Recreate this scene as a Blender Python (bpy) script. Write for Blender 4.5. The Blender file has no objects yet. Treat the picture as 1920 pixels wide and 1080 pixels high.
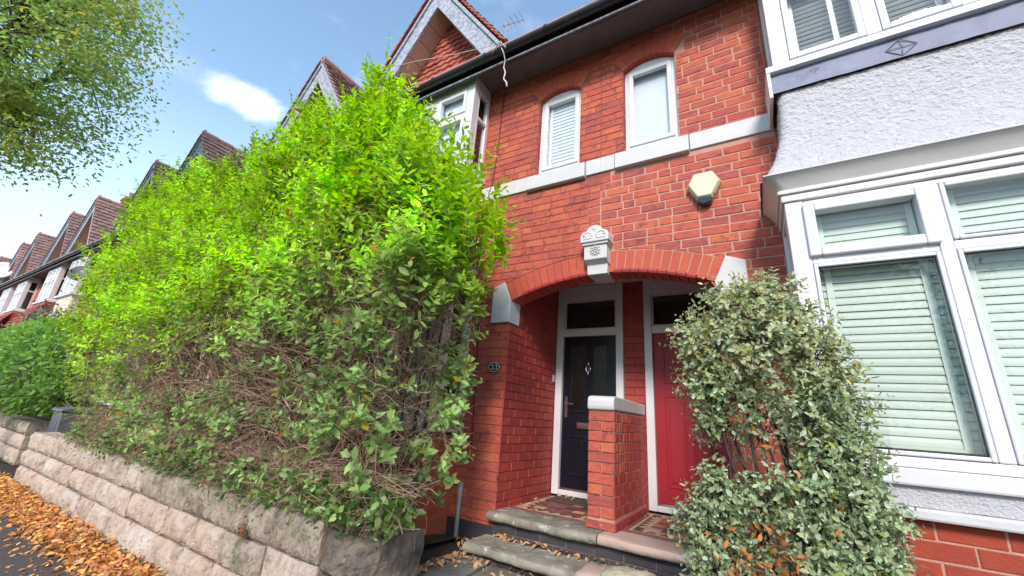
import bpy, bmesh, math, random
import numpy as np
from mathutils import Vector, Matrix, noise
random.seed(7); np.random.seed(7)
SC = bpy.context.scene
COL = SC.collection
R = math.radians

# ------------------------------------------------------------------ camera
cam = bpy.data.cameras.new('camera'); camo = bpy.data.objects.new('camera', cam); COL.objects.link(camo)
yaw, pit, rol = R(-31.9674), R(17.8385), R(4.4046)
fwd = Vector((math.sin(yaw)*math.cos(pit), math.cos(yaw)*math.cos(pit), math.sin(pit)))
rgt = Vector((math.cos(yaw), -math.sin(yaw), 0)); upv = rgt.cross(fwd)
r2 = math.cos(rol)*rgt + math.sin(rol)*upv; u2 = -math.sin(rol)*rgt + math.cos(rol)*upv
M = Matrix((r2, u2, -fwd)).transposed().to_4x4(); M.translation = (0, 0, 1.5)
camo.matrix_world = M
cam.sensor_width = 36; cam.lens = 14.202; cam.clip_end = 2000; cam.clip_start = 0.05
SC.camera = camo
# ------------------------------------------------------------------ world, sun, exposure
SUN_EL, SUN_AZ = 34.0, 161.0           # azimuth: where the sun stands, clockwise from +Y
W = bpy.data.worlds.new('World'); SC.world = W; W.use_nodes = True
nt = W.node_tree; nt.nodes.clear()
def wn(t, **k):
    n = nt.nodes.new(t)
    for a, b in k.items(): setattr(n, a, b)
    return n
wout = wn('ShaderNodeOutputWorld'); wbg = wn('ShaderNodeBackground'); wbg.inputs['Strength'].default_value = 0.15
sky = wn('ShaderNodeTexSky', sky_type='NISHITA', sun_disc=False, sun_elevation=R(SUN_EL), sun_rotation=R(SUN_AZ),
         altitude=50, air_density=1.0, dust_density=.15, ozone_density=1.6)
tc = wn('ShaderNodeTexCoord')
# a small cumulus over the roofs and faint wisps
cdir = Vector((-1.051, .338, .718)).normalized()
dsub = wn('ShaderNodeVectorMath', operation='SUBTRACT'); dsub.inputs[1].default_value = cdir
nt.links.new(tc.outputs['Generated'], dsub.inputs[0])
dscl = wn('ShaderNodeVectorMath', operation='MULTIPLY'); dscl.inputs[1].default_value = (1, .8, 2.1); nt.links.new(dsub.outputs[0], dscl.inputs[0])
dist = wn('ShaderNodeVectorMath', operation='LENGTH'); nt.links.new(dscl.outputs[0], dist.inputs[0])
mp = wn('ShaderNodeMapping'); mp.inputs['Scale'].default_value = (1, 1, 2.2)
nt.links.new(tc.outputs['Generated'], mp.inputs[0])
nz = wn('ShaderNodeTexNoise'); nz.inputs['Scale'].default_value = 15; nz.inputs['Detail'].default_value = 7; nz.inputs['Roughness'].default_value = .65
nt.links.new(mp.outputs[0], nz.inputs['Vector'])
m1 = wn('ShaderNodeMapRange'); m1.inputs['From Min'].default_value = .088; m1.inputs['From Max'].default_value = .02
nt.links.new(dist.outputs['Value'], m1.inputs['Value'])
ad = wn('ShaderNodeMath', operation='ADD'); nt.links.new(m1.outputs[0], ad.inputs[0]); nt.links.new(nz.outputs['Fac'], ad.inputs[1])
m2 = wn('ShaderNodeMapRange', interpolation_type='SMOOTHSTEP'); m2.inputs['From Min'].default_value = .74; m2.inputs['From Max'].default_value = 1.5; m2.inputs['To Max'].default_value = .9
nt.links.new(ad.outputs[0], m2.inputs['Value'])
nz2 = wn('ShaderNodeTexNoise'); nz2.inputs['Scale'].default_value = 3.1; nz2.inputs['Detail'].default_value = 9; nz2.inputs['Roughness'].default_value = .62
nt.links.new(mp.outputs[0], nz2.inputs['Vector'])
m3 = wn('ShaderNodeMapRange', interpolation_type='SMOOTHSTEP'); m3.inputs['From Min'].default_value = .52; m3.inputs['From Max'].default_value = .8; m3.inputs['To Max'].default_value = .32
nt.links.new(nz2.outputs['Fac'], m3.inputs['Value'])
mx = wn('ShaderNodeMath', operation='MAXIMUM'); nt.links.new(m2.outputs[0], mx.inputs[0]); nt.links.new(m3.outputs[0], mx.inputs[1])
sepz = wn('ShaderNodeSeparateXYZ'); nt.links.new(tc.outputs['Generated'], sepz.inputs[0])
m4 = wn('ShaderNodeMapRange', interpolation_type='SMOOTHSTEP'); m4.inputs['From Min'].default_value = .62; m4.inputs['From Max'].default_value = .02; m4.inputs['To Max'].default_value = .8
nt.links.new(sepz.outputs['Z'], m4.inputs['Value'])
mxh = wn('ShaderNodeMix', data_type='RGBA'); mxh.inputs['B'].default_value = (2.4, 2.75, 3.2, 1)
nt.links.new(m4.outputs[0], mxh.inputs['Factor'])
skg = wn('ShaderNodeMix', data_type='RGBA', blend_type='MULTIPLY'); skg.inputs['Factor'].default_value = 1; skg.inputs['B'].default_value = (.96, .97, .86, 1)
nt.links.new(sky.outputs[0], skg.inputs['A'])
nt.links.new(skg.outputs['Result'], mxh.inputs['A'])
mixc = wn('ShaderNodeMix', data_type='RGBA'); mixc.inputs['B'].default_value = (3.5, 3.6, 3.75, 1)
nt.links.new(mx.outputs[0], mixc.inputs['Factor']); nt.links.new(mxh.outputs['Result'], mixc.inputs['A'])
nt.links.new(mixc.outputs['Result'], wbg.inputs['Color']); nt.links.new(wbg.outputs[0], wout.inputs[0])
sl = bpy.data.lights.new('sun', 'SUN'); sl.energy = 1.5; sl.angle = R(14); sl.color = (1, .88, .80)
so = bpy.data.objects.new('sun', sl); COL.objects.link(so)
az = R(SUN_AZ); el = R(SUN_EL)
sdir = Vector((math.sin(az)*math.cos(el), math.cos(az)*math.cos(el), math.sin(el)))
so.rotation_euler = sdir.to_track_quat('Z', 'Y').to_euler(); so.location = (0, -5, 12)
vs = SC.view_settings; vs.view_transform = 'Standard'; vs.look = 'None'; vs.gamma = 1; vs.use_curve_mapping = False
vs.exposure = 1.52
SC.cycles.max_bounces = 8; SC.cycles.transparent_max_bounces = 12

# ------------------------------------------------------------------ materials
def new_mat(name):
    m = bpy.data.materials.new(name); m.use_nodes = True; t = m.node_tree; t.nodes.clear(); return m, t
def nd(t, ty, **k):
    n = t.nodes.new(ty)
    for a, b in k.items(): setattr(n, a, b)
    return n
def ramp(t, cols, lo=.3, hi=.7, const=False):
    n = nd(t, 'ShaderNodeValToRGB'); cr = n.color_ramp
    if const: cr.interpolation = 'CONSTANT'
    k = len(cols)
    while len(cr.elements) < k: cr.elements.new(.5)
    for i, c in enumerate(cols):
        cr.elements[i].position = lo + (hi-lo)*i/max(1, (k if const else k-1)); cr.elements[i].color = (*c, 1)
    return n
def mat(name, cols, scale=6, rough=.6, bump=0, bscale=40, rand=None, randmix=.6, metal=0, spec=.5, bdist=.01, stain=None, stain_scale=2.5, stain_lo=.55, stain_hi=.75, stretch=(1, 1, 1), randconst=True, stain2=None, s2=(18, .64, .76)):
    m, t = new_mat(name); L = t.links.new
    o = nd(t, 'ShaderNodeOutputMaterial'); p = nd(t, 'ShaderNodeBsdfPrincipled'); L(p.outputs[0], o.inputs[0])
    g = nd(t, 'ShaderNodeNewGeometry'); mp = nd(t, 'ShaderNodeMapping'); mp.inputs['Scale'].default_value = stretch
    L(g.outputs['Position'], mp.inputs[0])
    n = nd(t, 'ShaderNodeTexNoise'); n.inputs['Scale'].default_value = scale; n.inputs['Detail'].default_value = 8; n.inputs['Roughness'].default_value = .62
    L(mp.outputs[0], n.inputs['Vector'])
    r = ramp(t, cols); L(n.outputs['Fac'], r.inputs[0]); col = r.outputs[0]
    if rand:
        oi = nd(t, 'ShaderNodeObjectInfo'); a = nd(t, 'ShaderNodeMath', operation='ADD'); L(oi.outputs['Random'], a.inputs[0]); L(g.outputs['Random Per Island'], a.inputs[1])
        f = nd(t, 'ShaderNodeMath', operation='FRACT'); L(a.outputs[0], f.inputs[0])
        rr = ramp(t, rand, 0, 1, randconst); L(f.outputs[0], rr.inputs[0])
        mi = nd(t, 'ShaderNodeMix', data_type='RGBA'); mi.inputs['Factor'].default_value = randmix
        L(col, mi.inputs['A']); L(rr.outputs[0], mi.inputs['B']); col = mi.outputs['Result']
    if stain:
        n3 = nd(t, 'ShaderNodeTexNoise'); n3.inputs['Scale'].default_value = stain_scale; n3.inputs['Detail'].default_value = 10; n3.inputs['Roughness'].default_value = .7
        L(g.outputs['Position'], n3.inputs['Vector'])
        mr = nd(t, 'ShaderNodeMapRange', interpolation_type='SMOOTHSTEP'); mr.inputs['From Min'].default_value = stain_lo; mr.inputs['From Max'].default_value = stain_hi
        L(n3.outputs['Fac'], mr.inputs['Value'])
        mi = nd(t, 'ShaderNodeMix', data_type='RGBA'); L(mr.outputs[0], mi.inputs['Factor']); L(col, mi.inputs['A']); mi.inputs['B'].default_value = (*stain, 1); col = mi.outputs['Result']
    if stain2:
        n4 = nd(t, 'ShaderNodeTexNoise'); n4.inputs['Scale'].default_value = s2[0]; n4.inputs['Detail'].default_value = 6; n4.inputs['Roughness'].default_value = .7
        L(g.outputs['Position'], n4.inputs['Vector'])
        mr = nd(t, 'ShaderNodeMapRange', interpolation_type='SMOOTHSTEP'); mr.inputs['From Min'].default_value = s2[1]; mr.inputs['From Max'].default_value = s2[2]; mr.inputs['To Max'].default_value = .7
        L(n4.outputs['Fac'], mr.inputs['Value'])
        mi = nd(t, 'ShaderNodeMix', data_type='RGBA'); L(mr.outputs[0], mi.inputs['Factor']); L(col, mi.inputs['A']); mi.inputs['B'].default_value = (*stain2, 1); col = mi.outputs['Result']
    L(col, p.inputs['Base Color']); p.inputs['Metallic'].default_value = metal; p.inputs['Specular IOR Level'].default_value = spec
    rn = nd(t, 'ShaderNodeMapRange'); rn.inputs['To Min'].default_value = max(0, rough-.08); rn.inputs['To Max'].default_value = min(1, rough+.08)
    L(n.outputs['Fac'], rn.inputs['Value']); L(rn.outputs[0], p.inputs['Roughness'])
    if bump:
        n2 = nd(t, 'ShaderNodeTexNoise'); n2.inputs['Scale'].default_value = bscale; n2.inputs['Detail'].default_value = 7; n2.inputs['Roughness'].default_value = .6
        L(mp.outputs[0], n2.inputs['Vector'])
        b = nd(t, 'ShaderNodeBump'); b.inputs['Strength'].default_value = bump; b.inputs['Distance'].default_value = bdist
        L(n2.outputs['Fac'], b.inputs['Height']); L(b.outputs[0], p.inputs['Normal'])
    return m
BR = [(0.440, 0.094, 0.062), (0.500, 0.121, 0.068), (0.400, 0.081, 0.061), (0.550, 0.161, 0.070), (0.340, 0.076, 0.068), (0.470, 0.103, 0.065), (0.270, 0.071, 0.074), (0.480, 0.106, 0.062), (0.530, 0.138, 0.068), (0.380, 0.083, 0.065)]
M_brick = mat('brick_red', [(.20, .055, .055), (.40, .088, .065), (.50, .11, .07), (.60, .165, .095)], 26, .8, .8, 60, rand=BR, randmix=.5, bdist=.006, stain=(.17, .05, .052), stain_scale=15, stain_lo=.52, stain_hi=.70, spec=.25, stain2=(.60, .32, .25), s2=(22, .62, .74), stretch=(.6, .6, 1.5))
M_brick_pier = mat('brick_base', [(.26, .045, .03), (.36, .06, .03), (.42, .08, .035)], 7, .75, .5, 55, rand=[(.33, .05, .028), (.26, .045, .03), (.40, .075, .03), (.30, .05, .03)], randmix=.5, stain=(.14, .04, .035), stain_scale=3, spec=.3)
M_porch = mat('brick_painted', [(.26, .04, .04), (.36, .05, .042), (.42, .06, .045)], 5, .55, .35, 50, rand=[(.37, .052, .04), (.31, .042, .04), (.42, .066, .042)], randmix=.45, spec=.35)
M_vous = mat('rubbed_brick', [(.40, .085, .062), (.48, .105, .066), (.52, .125, .075)], 10, .75, .4, 60, rand=[(.44, .078, .046), (.48, .095, .05), (.40, .07, .046)], randmix=.5, spec=.25)
M_brick_far = None
M_mort_d = mat('mortar_dark', [(.20, .06, .04), (.30, .09, .055)], 12, .9, .6, 90)
M_mort_l = mat('mortar_light', [(.44, .23, .17), (.54, .30, .23)], 12, .9, .6, 90)
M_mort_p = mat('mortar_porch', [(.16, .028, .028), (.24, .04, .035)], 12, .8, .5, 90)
M_white = mat('white_masonry_paint', [(.51, .51, .51), (.58, .58, .58)], 9, .55, .25, 45, stain=(.46, .45, .42), stain_scale=6, stain_lo=.6, stain_hi=.85)
M_upvc = mat('white_upvc', [(.62, .62, .65), (.66, .66, .69)], 3, .35, 0, stain=(.50, .49, .48), stain_scale=5, stain_lo=.58, stain_hi=.85)
M_upvc_far = mat('white_window_paint', [(.68, .68, .69), (.78, .78, .79)], 3, .4, 0)
M_cream = mat('cream_paint', [(.66, .60, .52), (.72, .67, .60)], 4, .5, .15, 40)
M_rough = mat('white_roughcast', [(.54, .54, .565), (.62, .62, .645)], 14, .85, 1, 80, bdist=.02, stain=(.44, .43, .43), stain_scale=3, stain_lo=.58, stain_hi=.85)
M_rough_c = mat('cream_roughcast', [(.62, .52, .40), (.70, .60, .48)], 14, .8, .8, 55, bdist=.012)
M_cornice = mat('cornice_paint', [(.60, .57, .55), (.68, .65, .63)], 5, .5, .15, 40, stain=(.45, .40, .38), stain_scale=7, stain_lo=.62, stain_hi=.85)
M_lead = mat('lead_flashing', [(.085, .095, .15), (.14, .16, .24), (.20, .225, .32)], 5, .55, .3, 12, metal=.0, stain=(.27, .30, .42), stain_scale=4)
M_fascia = mat('dark_fascia_paint', [(.022, .018, .028), (.04, .033, .05)], 6, .5, .2, 40, stain=(.12, .10, .12), stain_scale=9, stain_lo=.6, stain_hi=.8)
M_black = mat('black_plastic', [(.012, .012, .016), (.02, .02, .026)], 5, .28, 0)
M_soffit_d = mat('dark_soffit', [(.12, .085, .10), (.17, .13, .15)], 5, .7, .2, 30)
M_barge = mat('weathered_grey_paint', [(.13, .145, .19), (.34, .36, .43), (.50, .52, .58)], 22, .75, .5, 70, stretch=(1, 1, 1))
M_board = mat('soffit_board', [(.42, .27, .20), (.50, .34, .26)], 4, .7, .15, 30, rand=[(.44, .29, .22), (.48, .32, .25), (.41, .27, .21)], randmix=.5)
M_hung = mat('hung_tile', [(.30, .07, .05), (.40, .10, .06)], 8, .75, .3, 40, rand=[(.40, .10, .06), (.33, .07, .05), (.44, .13, .08), (.28, .06, .05)], randmix=.6)
M_tile = mat('roof_tile', [(.30, .16, .13), (.40, .23, .19)], 6, .8, .4, 40, rand=[(.40, .21, .17), (.32, .17, .14), (.44, .26, .21), (.28, .17, .15)], randmix=.6)
M_tile2 = mat('roof_tile_brown', [(.22, .13, .11), (.32, .20, .17)], 6, .8, .4, 40, rand=[(.30, .19, .16), (.24, .15, .13), (.34, .23, .2)], randmix=.6)
M_step = mat('step_stone', [(.13, .12, .095), (.25, .235, .185), (.36, .345, .28)], 5, .85, .8, 24, stain=(.48, .48, .43), stain_scale=8, stain_lo=.56, stain_hi=.64)
M_step2 = mat('pink_sandstone', [(.40, .29, .24), (.48, .36, .30)], 6, .8, .5, 30, stain=(.28, .22, .18), stain_scale=7, stain_lo=.6, stain_hi=.8)
M_riser = mat('blue_brick', [(.025, .024, .03), (.05, .048, .055)], 8, .6, .5, 40, rand=[(.03, .03, .04), (.055, .05, .055), (.04, .035, .04)], randmix=.5)
M_flag = mat('flagstone', [(.075, .08, .075), (.14, .145, .13), (.19, .19, .17)], 5, .75, .5, 25, stain=(.06, .075, .04), stain_scale=3)
M_stone = mat('sandstone_block', [(.27, .18, .14), (.47, .355, .285), (.57, .48, .41), (.70, .62, .55)], 5.5, .9, 1.0, 26, rand=[(.54, .42, .30), (.56, .41, .29), (.50, .43, .34), (.62, .53, .43), (.46, .34, .25), (.58, .47, .37)], randmix=.38, bdist=.04, stain=(.19, .15, .11), stain_scale=6, stain_lo=.52, stain_hi=.72, stretch=(1.6, 1.6, .8))
M_stone_g = mat('mossy_sandstone', [(.16, .12, .09), (.36, .285, .22), (.46, .385, .31), (.56, .48, .40)], 5.5, .9, 1.0, 26, rand=[(.34, .27, .2), (.28, .22, .165), (.36, .30, .24)], randmix=.3, bdist=.04, stain=(.115, .12, .06), stain_scale=3.5, stain_lo=.48, stain_hi=.66, stretch=(1.6, 1.6, .7))
M_stone_d = mat('blackened_sandstone', [(.05, .047, .05), (.17, .135, .105), (.38, .29, .21)], 4, .8, .9, 18, bdist=.03)
M_rock = mat('yellow_rock', [(.30, .26, .16), (.46, .42, .30), (.58, .54, .42)], 9, .9, .8, 30, bdist=.02)
M_joint = mat('wall_core', [(.07, .05, .04), (.14, .1, .08)], 12, .95, .5, 60)
M_asph = mat('asphalt', [(.045, .035, .038), (.08, .062, .064), (.13, .105, .10)], 60, .9, .8, 160, bdist=.004, stain=(.10, .06, .05), stain_scale=2)
M_road = mat('road_asphalt', [(.04, .04, .042), (.06, .06, .06)], 60, .9, .6, 160, bdist=.004)
M_kerb = mat('kerb_stone', [(.25, .24, .22), (.35, .34, .31)], 8, .85, .3, 40)
M_soil = mat('soil', [(.03, .022, .016), (.07, .05, .035)], 14, .95, 1, 40, bdist=.03)
M_grass = mat('ground_green', [(.05, .07, .03), (.09, .1, .05)], 3, .95, .4, 20)
M_navy = mat('navy_door_paint', [(.002, .0035, .010), (.0035, .005, .014)], 3, .32, 0)
M_red = mat('red_door_paint', [(.27, .003, .014), (.32, .005, .018)], 3, .5, 0)
M_steel = mat('chrome', [(.6, .6, .62), (.7, .7, .72)], 5, .2, 0, metal=1)
M_grey_pl = mat('grey_plastic', [(.10, .11, .13), (.15, .16, .19)], 4, .5, .1, 30)
M_bin_d = mat('dark_bin_plastic', [(.012, .014, .02), (.02, .022, .03)], 4, .5, 0)
M_pipe = mat('galvanised_pipe', [(.28, .27, .26), (.40, .38, .36)], 9, .55, .2, 40, metal=.3)
M_cable = mat('black_cable', [(.02, .012, .012), (.03, .02, .02)], 5, .6, 0)
M_cablew = mat('white_cable', [(.55, .5, .48), (.66, .6, .58)], 5, .6, 0)
M_alarm = mat('ivory_plastic', [(.55, .55, .37), (.60, .60, .43)], 3, .35, 0)
M_strobe = mat('dark_blue_lens', [(.012, .015, .035), (.02, .025, .05)], 3, .12, 0)
M_blind = mat('pale_green_slat', [(.47, .51, .465), (.52, .56, .51)], 3, .5, 0)
M_blindw = mat('white_slat', [(.66, .70, .66), (.74, .77, .73)], 3, .5, 0)
M_tape = mat('blind_tape', [(.64, .68, .64), (.70, .74, .70)], 30, .8, .2, 200)
M_curtain = mat('sky_tinted_blind', [(.54, .60, .66), (.60, .66, .72)], 2, .8, 0)  # bluish tint paints in the sky reflected by the small upper panes
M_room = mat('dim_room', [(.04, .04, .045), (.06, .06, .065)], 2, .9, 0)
M_mat_ = mat('coir_mat', [(.06, .045, .035), (.11, .08, .06)], 80, .95, 1, 200)
M_tred = mat('tile_red', [(.19, .06, .05), (.26, .09, .07)], 9, .5, .1, 30, rand=[(.20, .065, .055), (.26, .09, .07), (.15, .055, .05)], randmix=.5)
M_tbuff = mat('tile_buff', [(.46, .31, .19), (.54, .38, .25)], 9, .5, .1, 30)
M_tblk = mat('tile_black', [(.05, .035, .04), (.08, .055, .06)], 9, .5, .1, 30)
M_torg = mat('tile_orange', [(.45, .13, .05), (.52, .18, .07)], 9, .5, .1, 30)
M_bark = mat('bark', [(.09, .07, .055), (.17, .135, .11)], 20, .9, .6, 50)
M_twig = mat('twig_brown', [(.20, .11, .07), (.38, .235, .165), (.52, .36, .27)], 18, .85, 0, rand=[(.2, .115, .08), (.38, .24, .17), (.50, .34, .25)], randmix=.55)
M_twig_d = mat('twig_dark', [(.03, .022, .02), (.07, .05, .042)], 18, .85, 0)
M_plate = mat('plate_black', [(.01, .01, .012), (.015, .015, .018)], 3, .3, 0)
M_dishw = mat('pale_dish', [(.5, .5, .52), (.58, .58, .6)], 3, .5, 0)
M_dishd = mat('dark_dish', [(.05, .055, .075), (.08, .085, .11)], 3, .5, 0)

def far_brick():
    m, t = new_mat('brick_pattern_far'); L = t.links.new
    o = nd(t, 'ShaderNodeOutputMaterial'); p = nd(t, 'ShaderNodeBsdfPrincipled'); L(p.outputs[0], o.inputs[0])
    g = nd(t, 'ShaderNodeNewGeometry'); s = nd(t, 'ShaderNodeSeparateXYZ'); L(g.outputs['Position'], s.inputs[0])
    c = nd(t, 'ShaderNodeCombineXYZ'); a = nd(t, 'ShaderNodeMath', operation='ADD'); L(s.outputs['X'], a.inputs[0]); L(s.outputs['Y'], a.inputs[1])
    L(a.outputs[0], c.inputs['X']); L(s.outputs['Z'], c.inputs['Y'])
    b = nd(t, 'ShaderNodeTexBrick'); L(c.outputs[0], b.inputs['Vector']); b.inputs['Scale'].default_value = 1
    b.inputs['Brick Width'].default_value = .235; b.inputs['Row Height'].default_value = .084; b.inputs['Mortar Size'].default_value = .006
    b.inputs['Color1'].default_value = (.38, .06, .03, 1); b.inputs['Color2'].default_value = (.46, .10, .04, 1); b.inputs['Mortar'].default_value = (.3, .12, .09, 1)
    L(b.outputs['Color'], p.inputs['Base Color']); p.inputs['Roughness'].default_value = .85
    return m
M_brick_far = far_brick()
def glass_mat(name, tint=(1, 1, 1), refl=1.0, rough=0.0, wavy=0):
    m, t = new_mat(name); L = t.links.new
    o = nd(t, 'ShaderNodeOutputMaterial'); mi = nd(t, 'ShaderNodeMixShader'); L(mi.outputs[0], o.inputs[0])
    tr = nd(t, 'ShaderNodeBsdfTransparent'); tr.inputs[0].default_value = (*tint, 1)
    gl = nd(t, 'ShaderNodeBsdfGlossy'); gl.inputs['Roughness'].default_value = rough; gl.inputs['Color'].default_value = (1, 1, 1, 1)
    lw = nd(t, 'ShaderNodeLayerWeight'); lw.inputs['Blend'].default_value = .5          # facing: 1-|cos|, the same from both sides
    pw5 = nd(t, 'ShaderNodeMath', operation='POWER'); pw5.inputs[1].default_value = 5; L(lw.outputs['Facing'], pw5.inputs[0])
    mu = nd(t, 'ShaderNodeMath', operation='MULTIPLY_ADD'); mu.inputs[1].default_value = .95*refl; mu.inputs[2].default_value = .045*refl; mu.use_clamp = True
    L(pw5.outputs[0], mu.inputs[0]); L(mu.outputs[0], mi.inputs[0]); L(tr.outputs[0], mi.inputs[1]); L(gl.outputs[0], mi.inputs[2])
    if wavy:
        n = nd(t, 'ShaderNodeTexNoise'); n.inputs['Scale'].default_value = wavy; b = nd(t, 'ShaderNodeBump'); b.inputs['Strength'].default_value = .5; b.inputs['Distance'].default_value = .01
        g = nd(t, 'ShaderNodeNewGeometry'); L(g.outputs['Position'], n.inputs['Vector']); L(n.outputs['Fac'], b.inputs['Height']); L(b.outputs[0], gl.inputs['Normal'])
    return m
M_glass = glass_mat('window_glass')
M_glass_t = glass_mat('tinted_glass', (.95, .98, .965), .65, 0)
M_frost = glass_mat('patterned_glass', (.35, .4, .45), 1.4, .12, 70)
def leaf_mat(name, trans=.35, gloss=.4):
    m, t = new_mat(name); L = t.links.new
    o = nd(t, 'ShaderNodeOutputMaterial'); mi = nd(t, 'ShaderNodeMixShader'); mi.inputs[0].default_value = trans; L(mi.outputs[0], o.inputs[0])
    a = nd(t, 'ShaderNodeVertexColor', layer_name='col'); p = nd(t, 'ShaderNodeBsdfPrincipled'); p.inputs['Roughness'].default_value = gloss; p.inputs['Specular IOR Level'].default_value = .28
    tl = nd(t, 'ShaderNodeBsdfTranslucent'); L(a.outputs['Color'], p.inputs['Base Color'])
    h = nd(t, 'ShaderNodeHueSaturation'); h.inputs['Saturation'].default_value = 1.1; h.inputs['Value'].default_value = 1.3; h.inputs['Hue'].default_value = .49
    L(a.outputs['Color'], h.inputs['Color']); L(h.outputs[0], tl.inputs['Color'])
    L(p.outputs[0], mi.inputs[1]); L(tl.outputs[0], mi.inputs[2])
    return m
M_leaf = leaf_mat('leaf', .46)
M_leaf_dull = leaf_mat('leaf_leathery', .28, .5)
M_leaf_t = leaf_mat('leaf_thin', .5, .5)
M_dry = leaf_mat('dry_leaf', .15, .7)

# ------------------------------------------------------------------ mesh helpers
class MB:
    def __init__(s): s.v = []; s.f = []; s.m = []
    def add(s, vs, fs, mi=0):
        o = len(s.v); s.v += [tuple(x) for x in vs]; s.f += [tuple(i+o for i in f) for f in fs]; s.m += [mi]*len(fs)
    def box(s, x0, x1, y0, y1, z0, z1, mi=0):
        x0, x1 = sorted((x0, x1)); y0, y1 = sorted((y0, y1)); z0, z1 = sorted((z0, z1))
        s.add([(x0, y0, z0), (x1, y0, z0), (x1, y1, z0), (x0, y1, z0), (x0, y0, z1), (x1, y0, z1), (x1, y1, z1), (x0, y1, z1)],
              [(0, 3, 2, 1), (4, 5, 6, 7), (0, 1, 5, 4), (1, 2, 6, 5), (2, 3, 7, 6), (3, 0, 4, 7)], mi)
    def obox(s, c, ux, uy, uz, lx, ly, lz, mi=0):
        c = Vector(c); vs = []
        for k in (-1, 1):
            for (i, j) in ((-1, -1), (1, -1), (1, 1), (-1, 1)): vs.append(c+ux*(i*lx/2)+uy*(j*ly/2)+uz*(k*lz/2))
        s.add(vs, [(0, 3, 2, 1), (4, 5, 6, 7), (0, 1, 5, 4), (1, 2, 6, 5), (2, 3, 7, 6), (3, 0, 4, 7)], mi)
    def prism(s, poly, d0, d1, axis='y', mi=0):
        n = len(poly)
        def p(a, b, d): return {'y': (a, d, b), 'x': (d, a, b), 'z': (a, b, d)}[axis]
        vs = [p(a, b, d0) for a, b in poly]+[p(a, b, d1) for a, b in poly]
        s.add(vs, [tuple(range(n)), tuple(range(2*n-1, n-1, -1))]+[(i, i+n, (i+1) % n+n, (i+1) % n) for i in range(n)], mi)
    def tube(s, pts, rad, n=6, mi=0, cap=True):
        pts = [Vector(p) for p in pts]
        if not hasattr(rad, '__len__'): rad = [rad]*len(pts)
        vs = []; ref = None
        for i, p in enumerate(pts):
            d = (pts[min(i+1, len(pts)-1)]-pts[max(i-1, 0)]).normalized()
            if ref is None: ref = d.orthogonal().normalized()
            a = (ref-d*ref.dot(d)).normalized(); ref = a; b = d.cross(a)
            for k in range(n):
                t = 2*math.pi*k/n; vs.append(p+(a*math.cos(t)+b*math.sin(t))*rad[i])
        fs = [(i*n+k, i*n+(k+1) % n, (i+1)*n+(k+1) % n, (i+1)*n+k) for i in range(len(pts)-1) for k in range(n)]
        if cap: fs += [tuple(range(n-1, -1, -1)), tuple((len(pts)-1)*n+k for k in range(n))]
        s.add(vs, fs, mi)
    def lathe(s, prof, c, ax='z', n=16, mi=0, sc=(1, 1)):
        vs = []; c = Vector(c)
        for r, h in prof:
            for k in range(n):
                t = 2*math.pi*k/n; a, b = r*math.cos(t)*sc[0], r*math.sin(t)*sc[1]
                vs.append(c+Vector({'z': (a, b, h), 'y': (a, h, b), 'x': (h, a, b)}[ax]))
        m = len(prof)
        fs = [(i*n+k, i*n+(k+1) % n, (i+1)*n+(k+1) % n, (i+1)*n+k) for i in range(m-1) for k in range(n)]
        fs += [tuple(range(n)), tuple((m-1)*n+k for k in range(n))]
        s.add(vs, fs, mi)
    def mesh(s, name, mats, smooth=False):
        me = bpy.data.meshes.new(name); me.from_pydata(s.v, [], s.f)
        for m in (mats if isinstance(mats, (list, tuple)) else [mats]): me.materials.append(m)
        if any(s.m): me.polygons.foreach_set('material_index', s.m)
        if smooth: me.polygons.foreach_set('use_smooth', [True]*len(s.f))
        me.update(); return me
def link(name, me, parent=None, kind=None):
    o = bpy.data.objects.new(name, me); COL.objects.link(o)
    if parent is not None:
        o.parent = parent
        if parent.parent is None: o.matrix_parent_inverse = Matrix.Translation(-Vector(parent.location))
    if kind: o['kind'] = kind
    return o
def obj(name, mb, mats, parent=None, kind=None, smooth=False, bevel=0):
    o = link(name, mb.mesh(name, mats, smooth), parent, kind)
    if bevel:
        b = o.modifiers.new('bevel', 'BEVEL'); b.width = bevel; b.segments = 2; b.limit_method = 'ANGLE'
    return o
def thing(name, label, cat, loc=(0, 0, 0), group=None):
    o = bpy.data.objects.new(name, None); COL.objects.link(o); o.location = loc; o.empty_display_size = .1
    return tag(o, label, cat, group)
def tag(o, label, cat, group=None):
    o['label'] = label; o['category'] = cat
    if group: o['group'] = group
    return o
def sbox(name, x0, x1, y0, y1, z0, z1, m, parent, bevel=0, kind=None):
    b = MB(); b.box(x0, x1, y0, y1, z0, z1); return obj(name, b, m, parent, kind, bevel=bevel)
def nz3(x, y, z, s=1.0): return noise.noise(Vector((x*s, y*s, z*s)))
def arrmesh(name, V, F, mats, col=None, smooth=True):
    me = bpy.data.meshes.new(name); V = np.asarray(V, np.float32); nf = len(F)
    F = np.asarray(F, np.int32); k = F.shape[1]
    me.vertices.add(len(V)); me.vertices.foreach_set('co', V.ravel())
    me.loops.add(nf*k); me.loops.foreach_set('vertex_index', F.ravel())
    me.polygons.add(nf); me.polygons.foreach_set('loop_start', np.arange(0, nf*k, k, dtype=np.int32))
    me.polygons.foreach_set('loop_total', np.full(nf, k, np.int32))
    if smooth: me.polygons.foreach_set('use_smooth', np.ones(nf, bool))
    me.materials.append(mats)
    if col is not None:
        a = me.color_attributes.new('col', 'FLOAT_COLOR', 'POINT'); a.data.foreach_set('color', np.asarray(col, np.float32).ravel())
    me.update(calc_edges=True); me.validate(); return me
def unit(a): return a/np.maximum(np.linalg.norm(a, axis=-1, keepdims=True), 1e-9)
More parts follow.
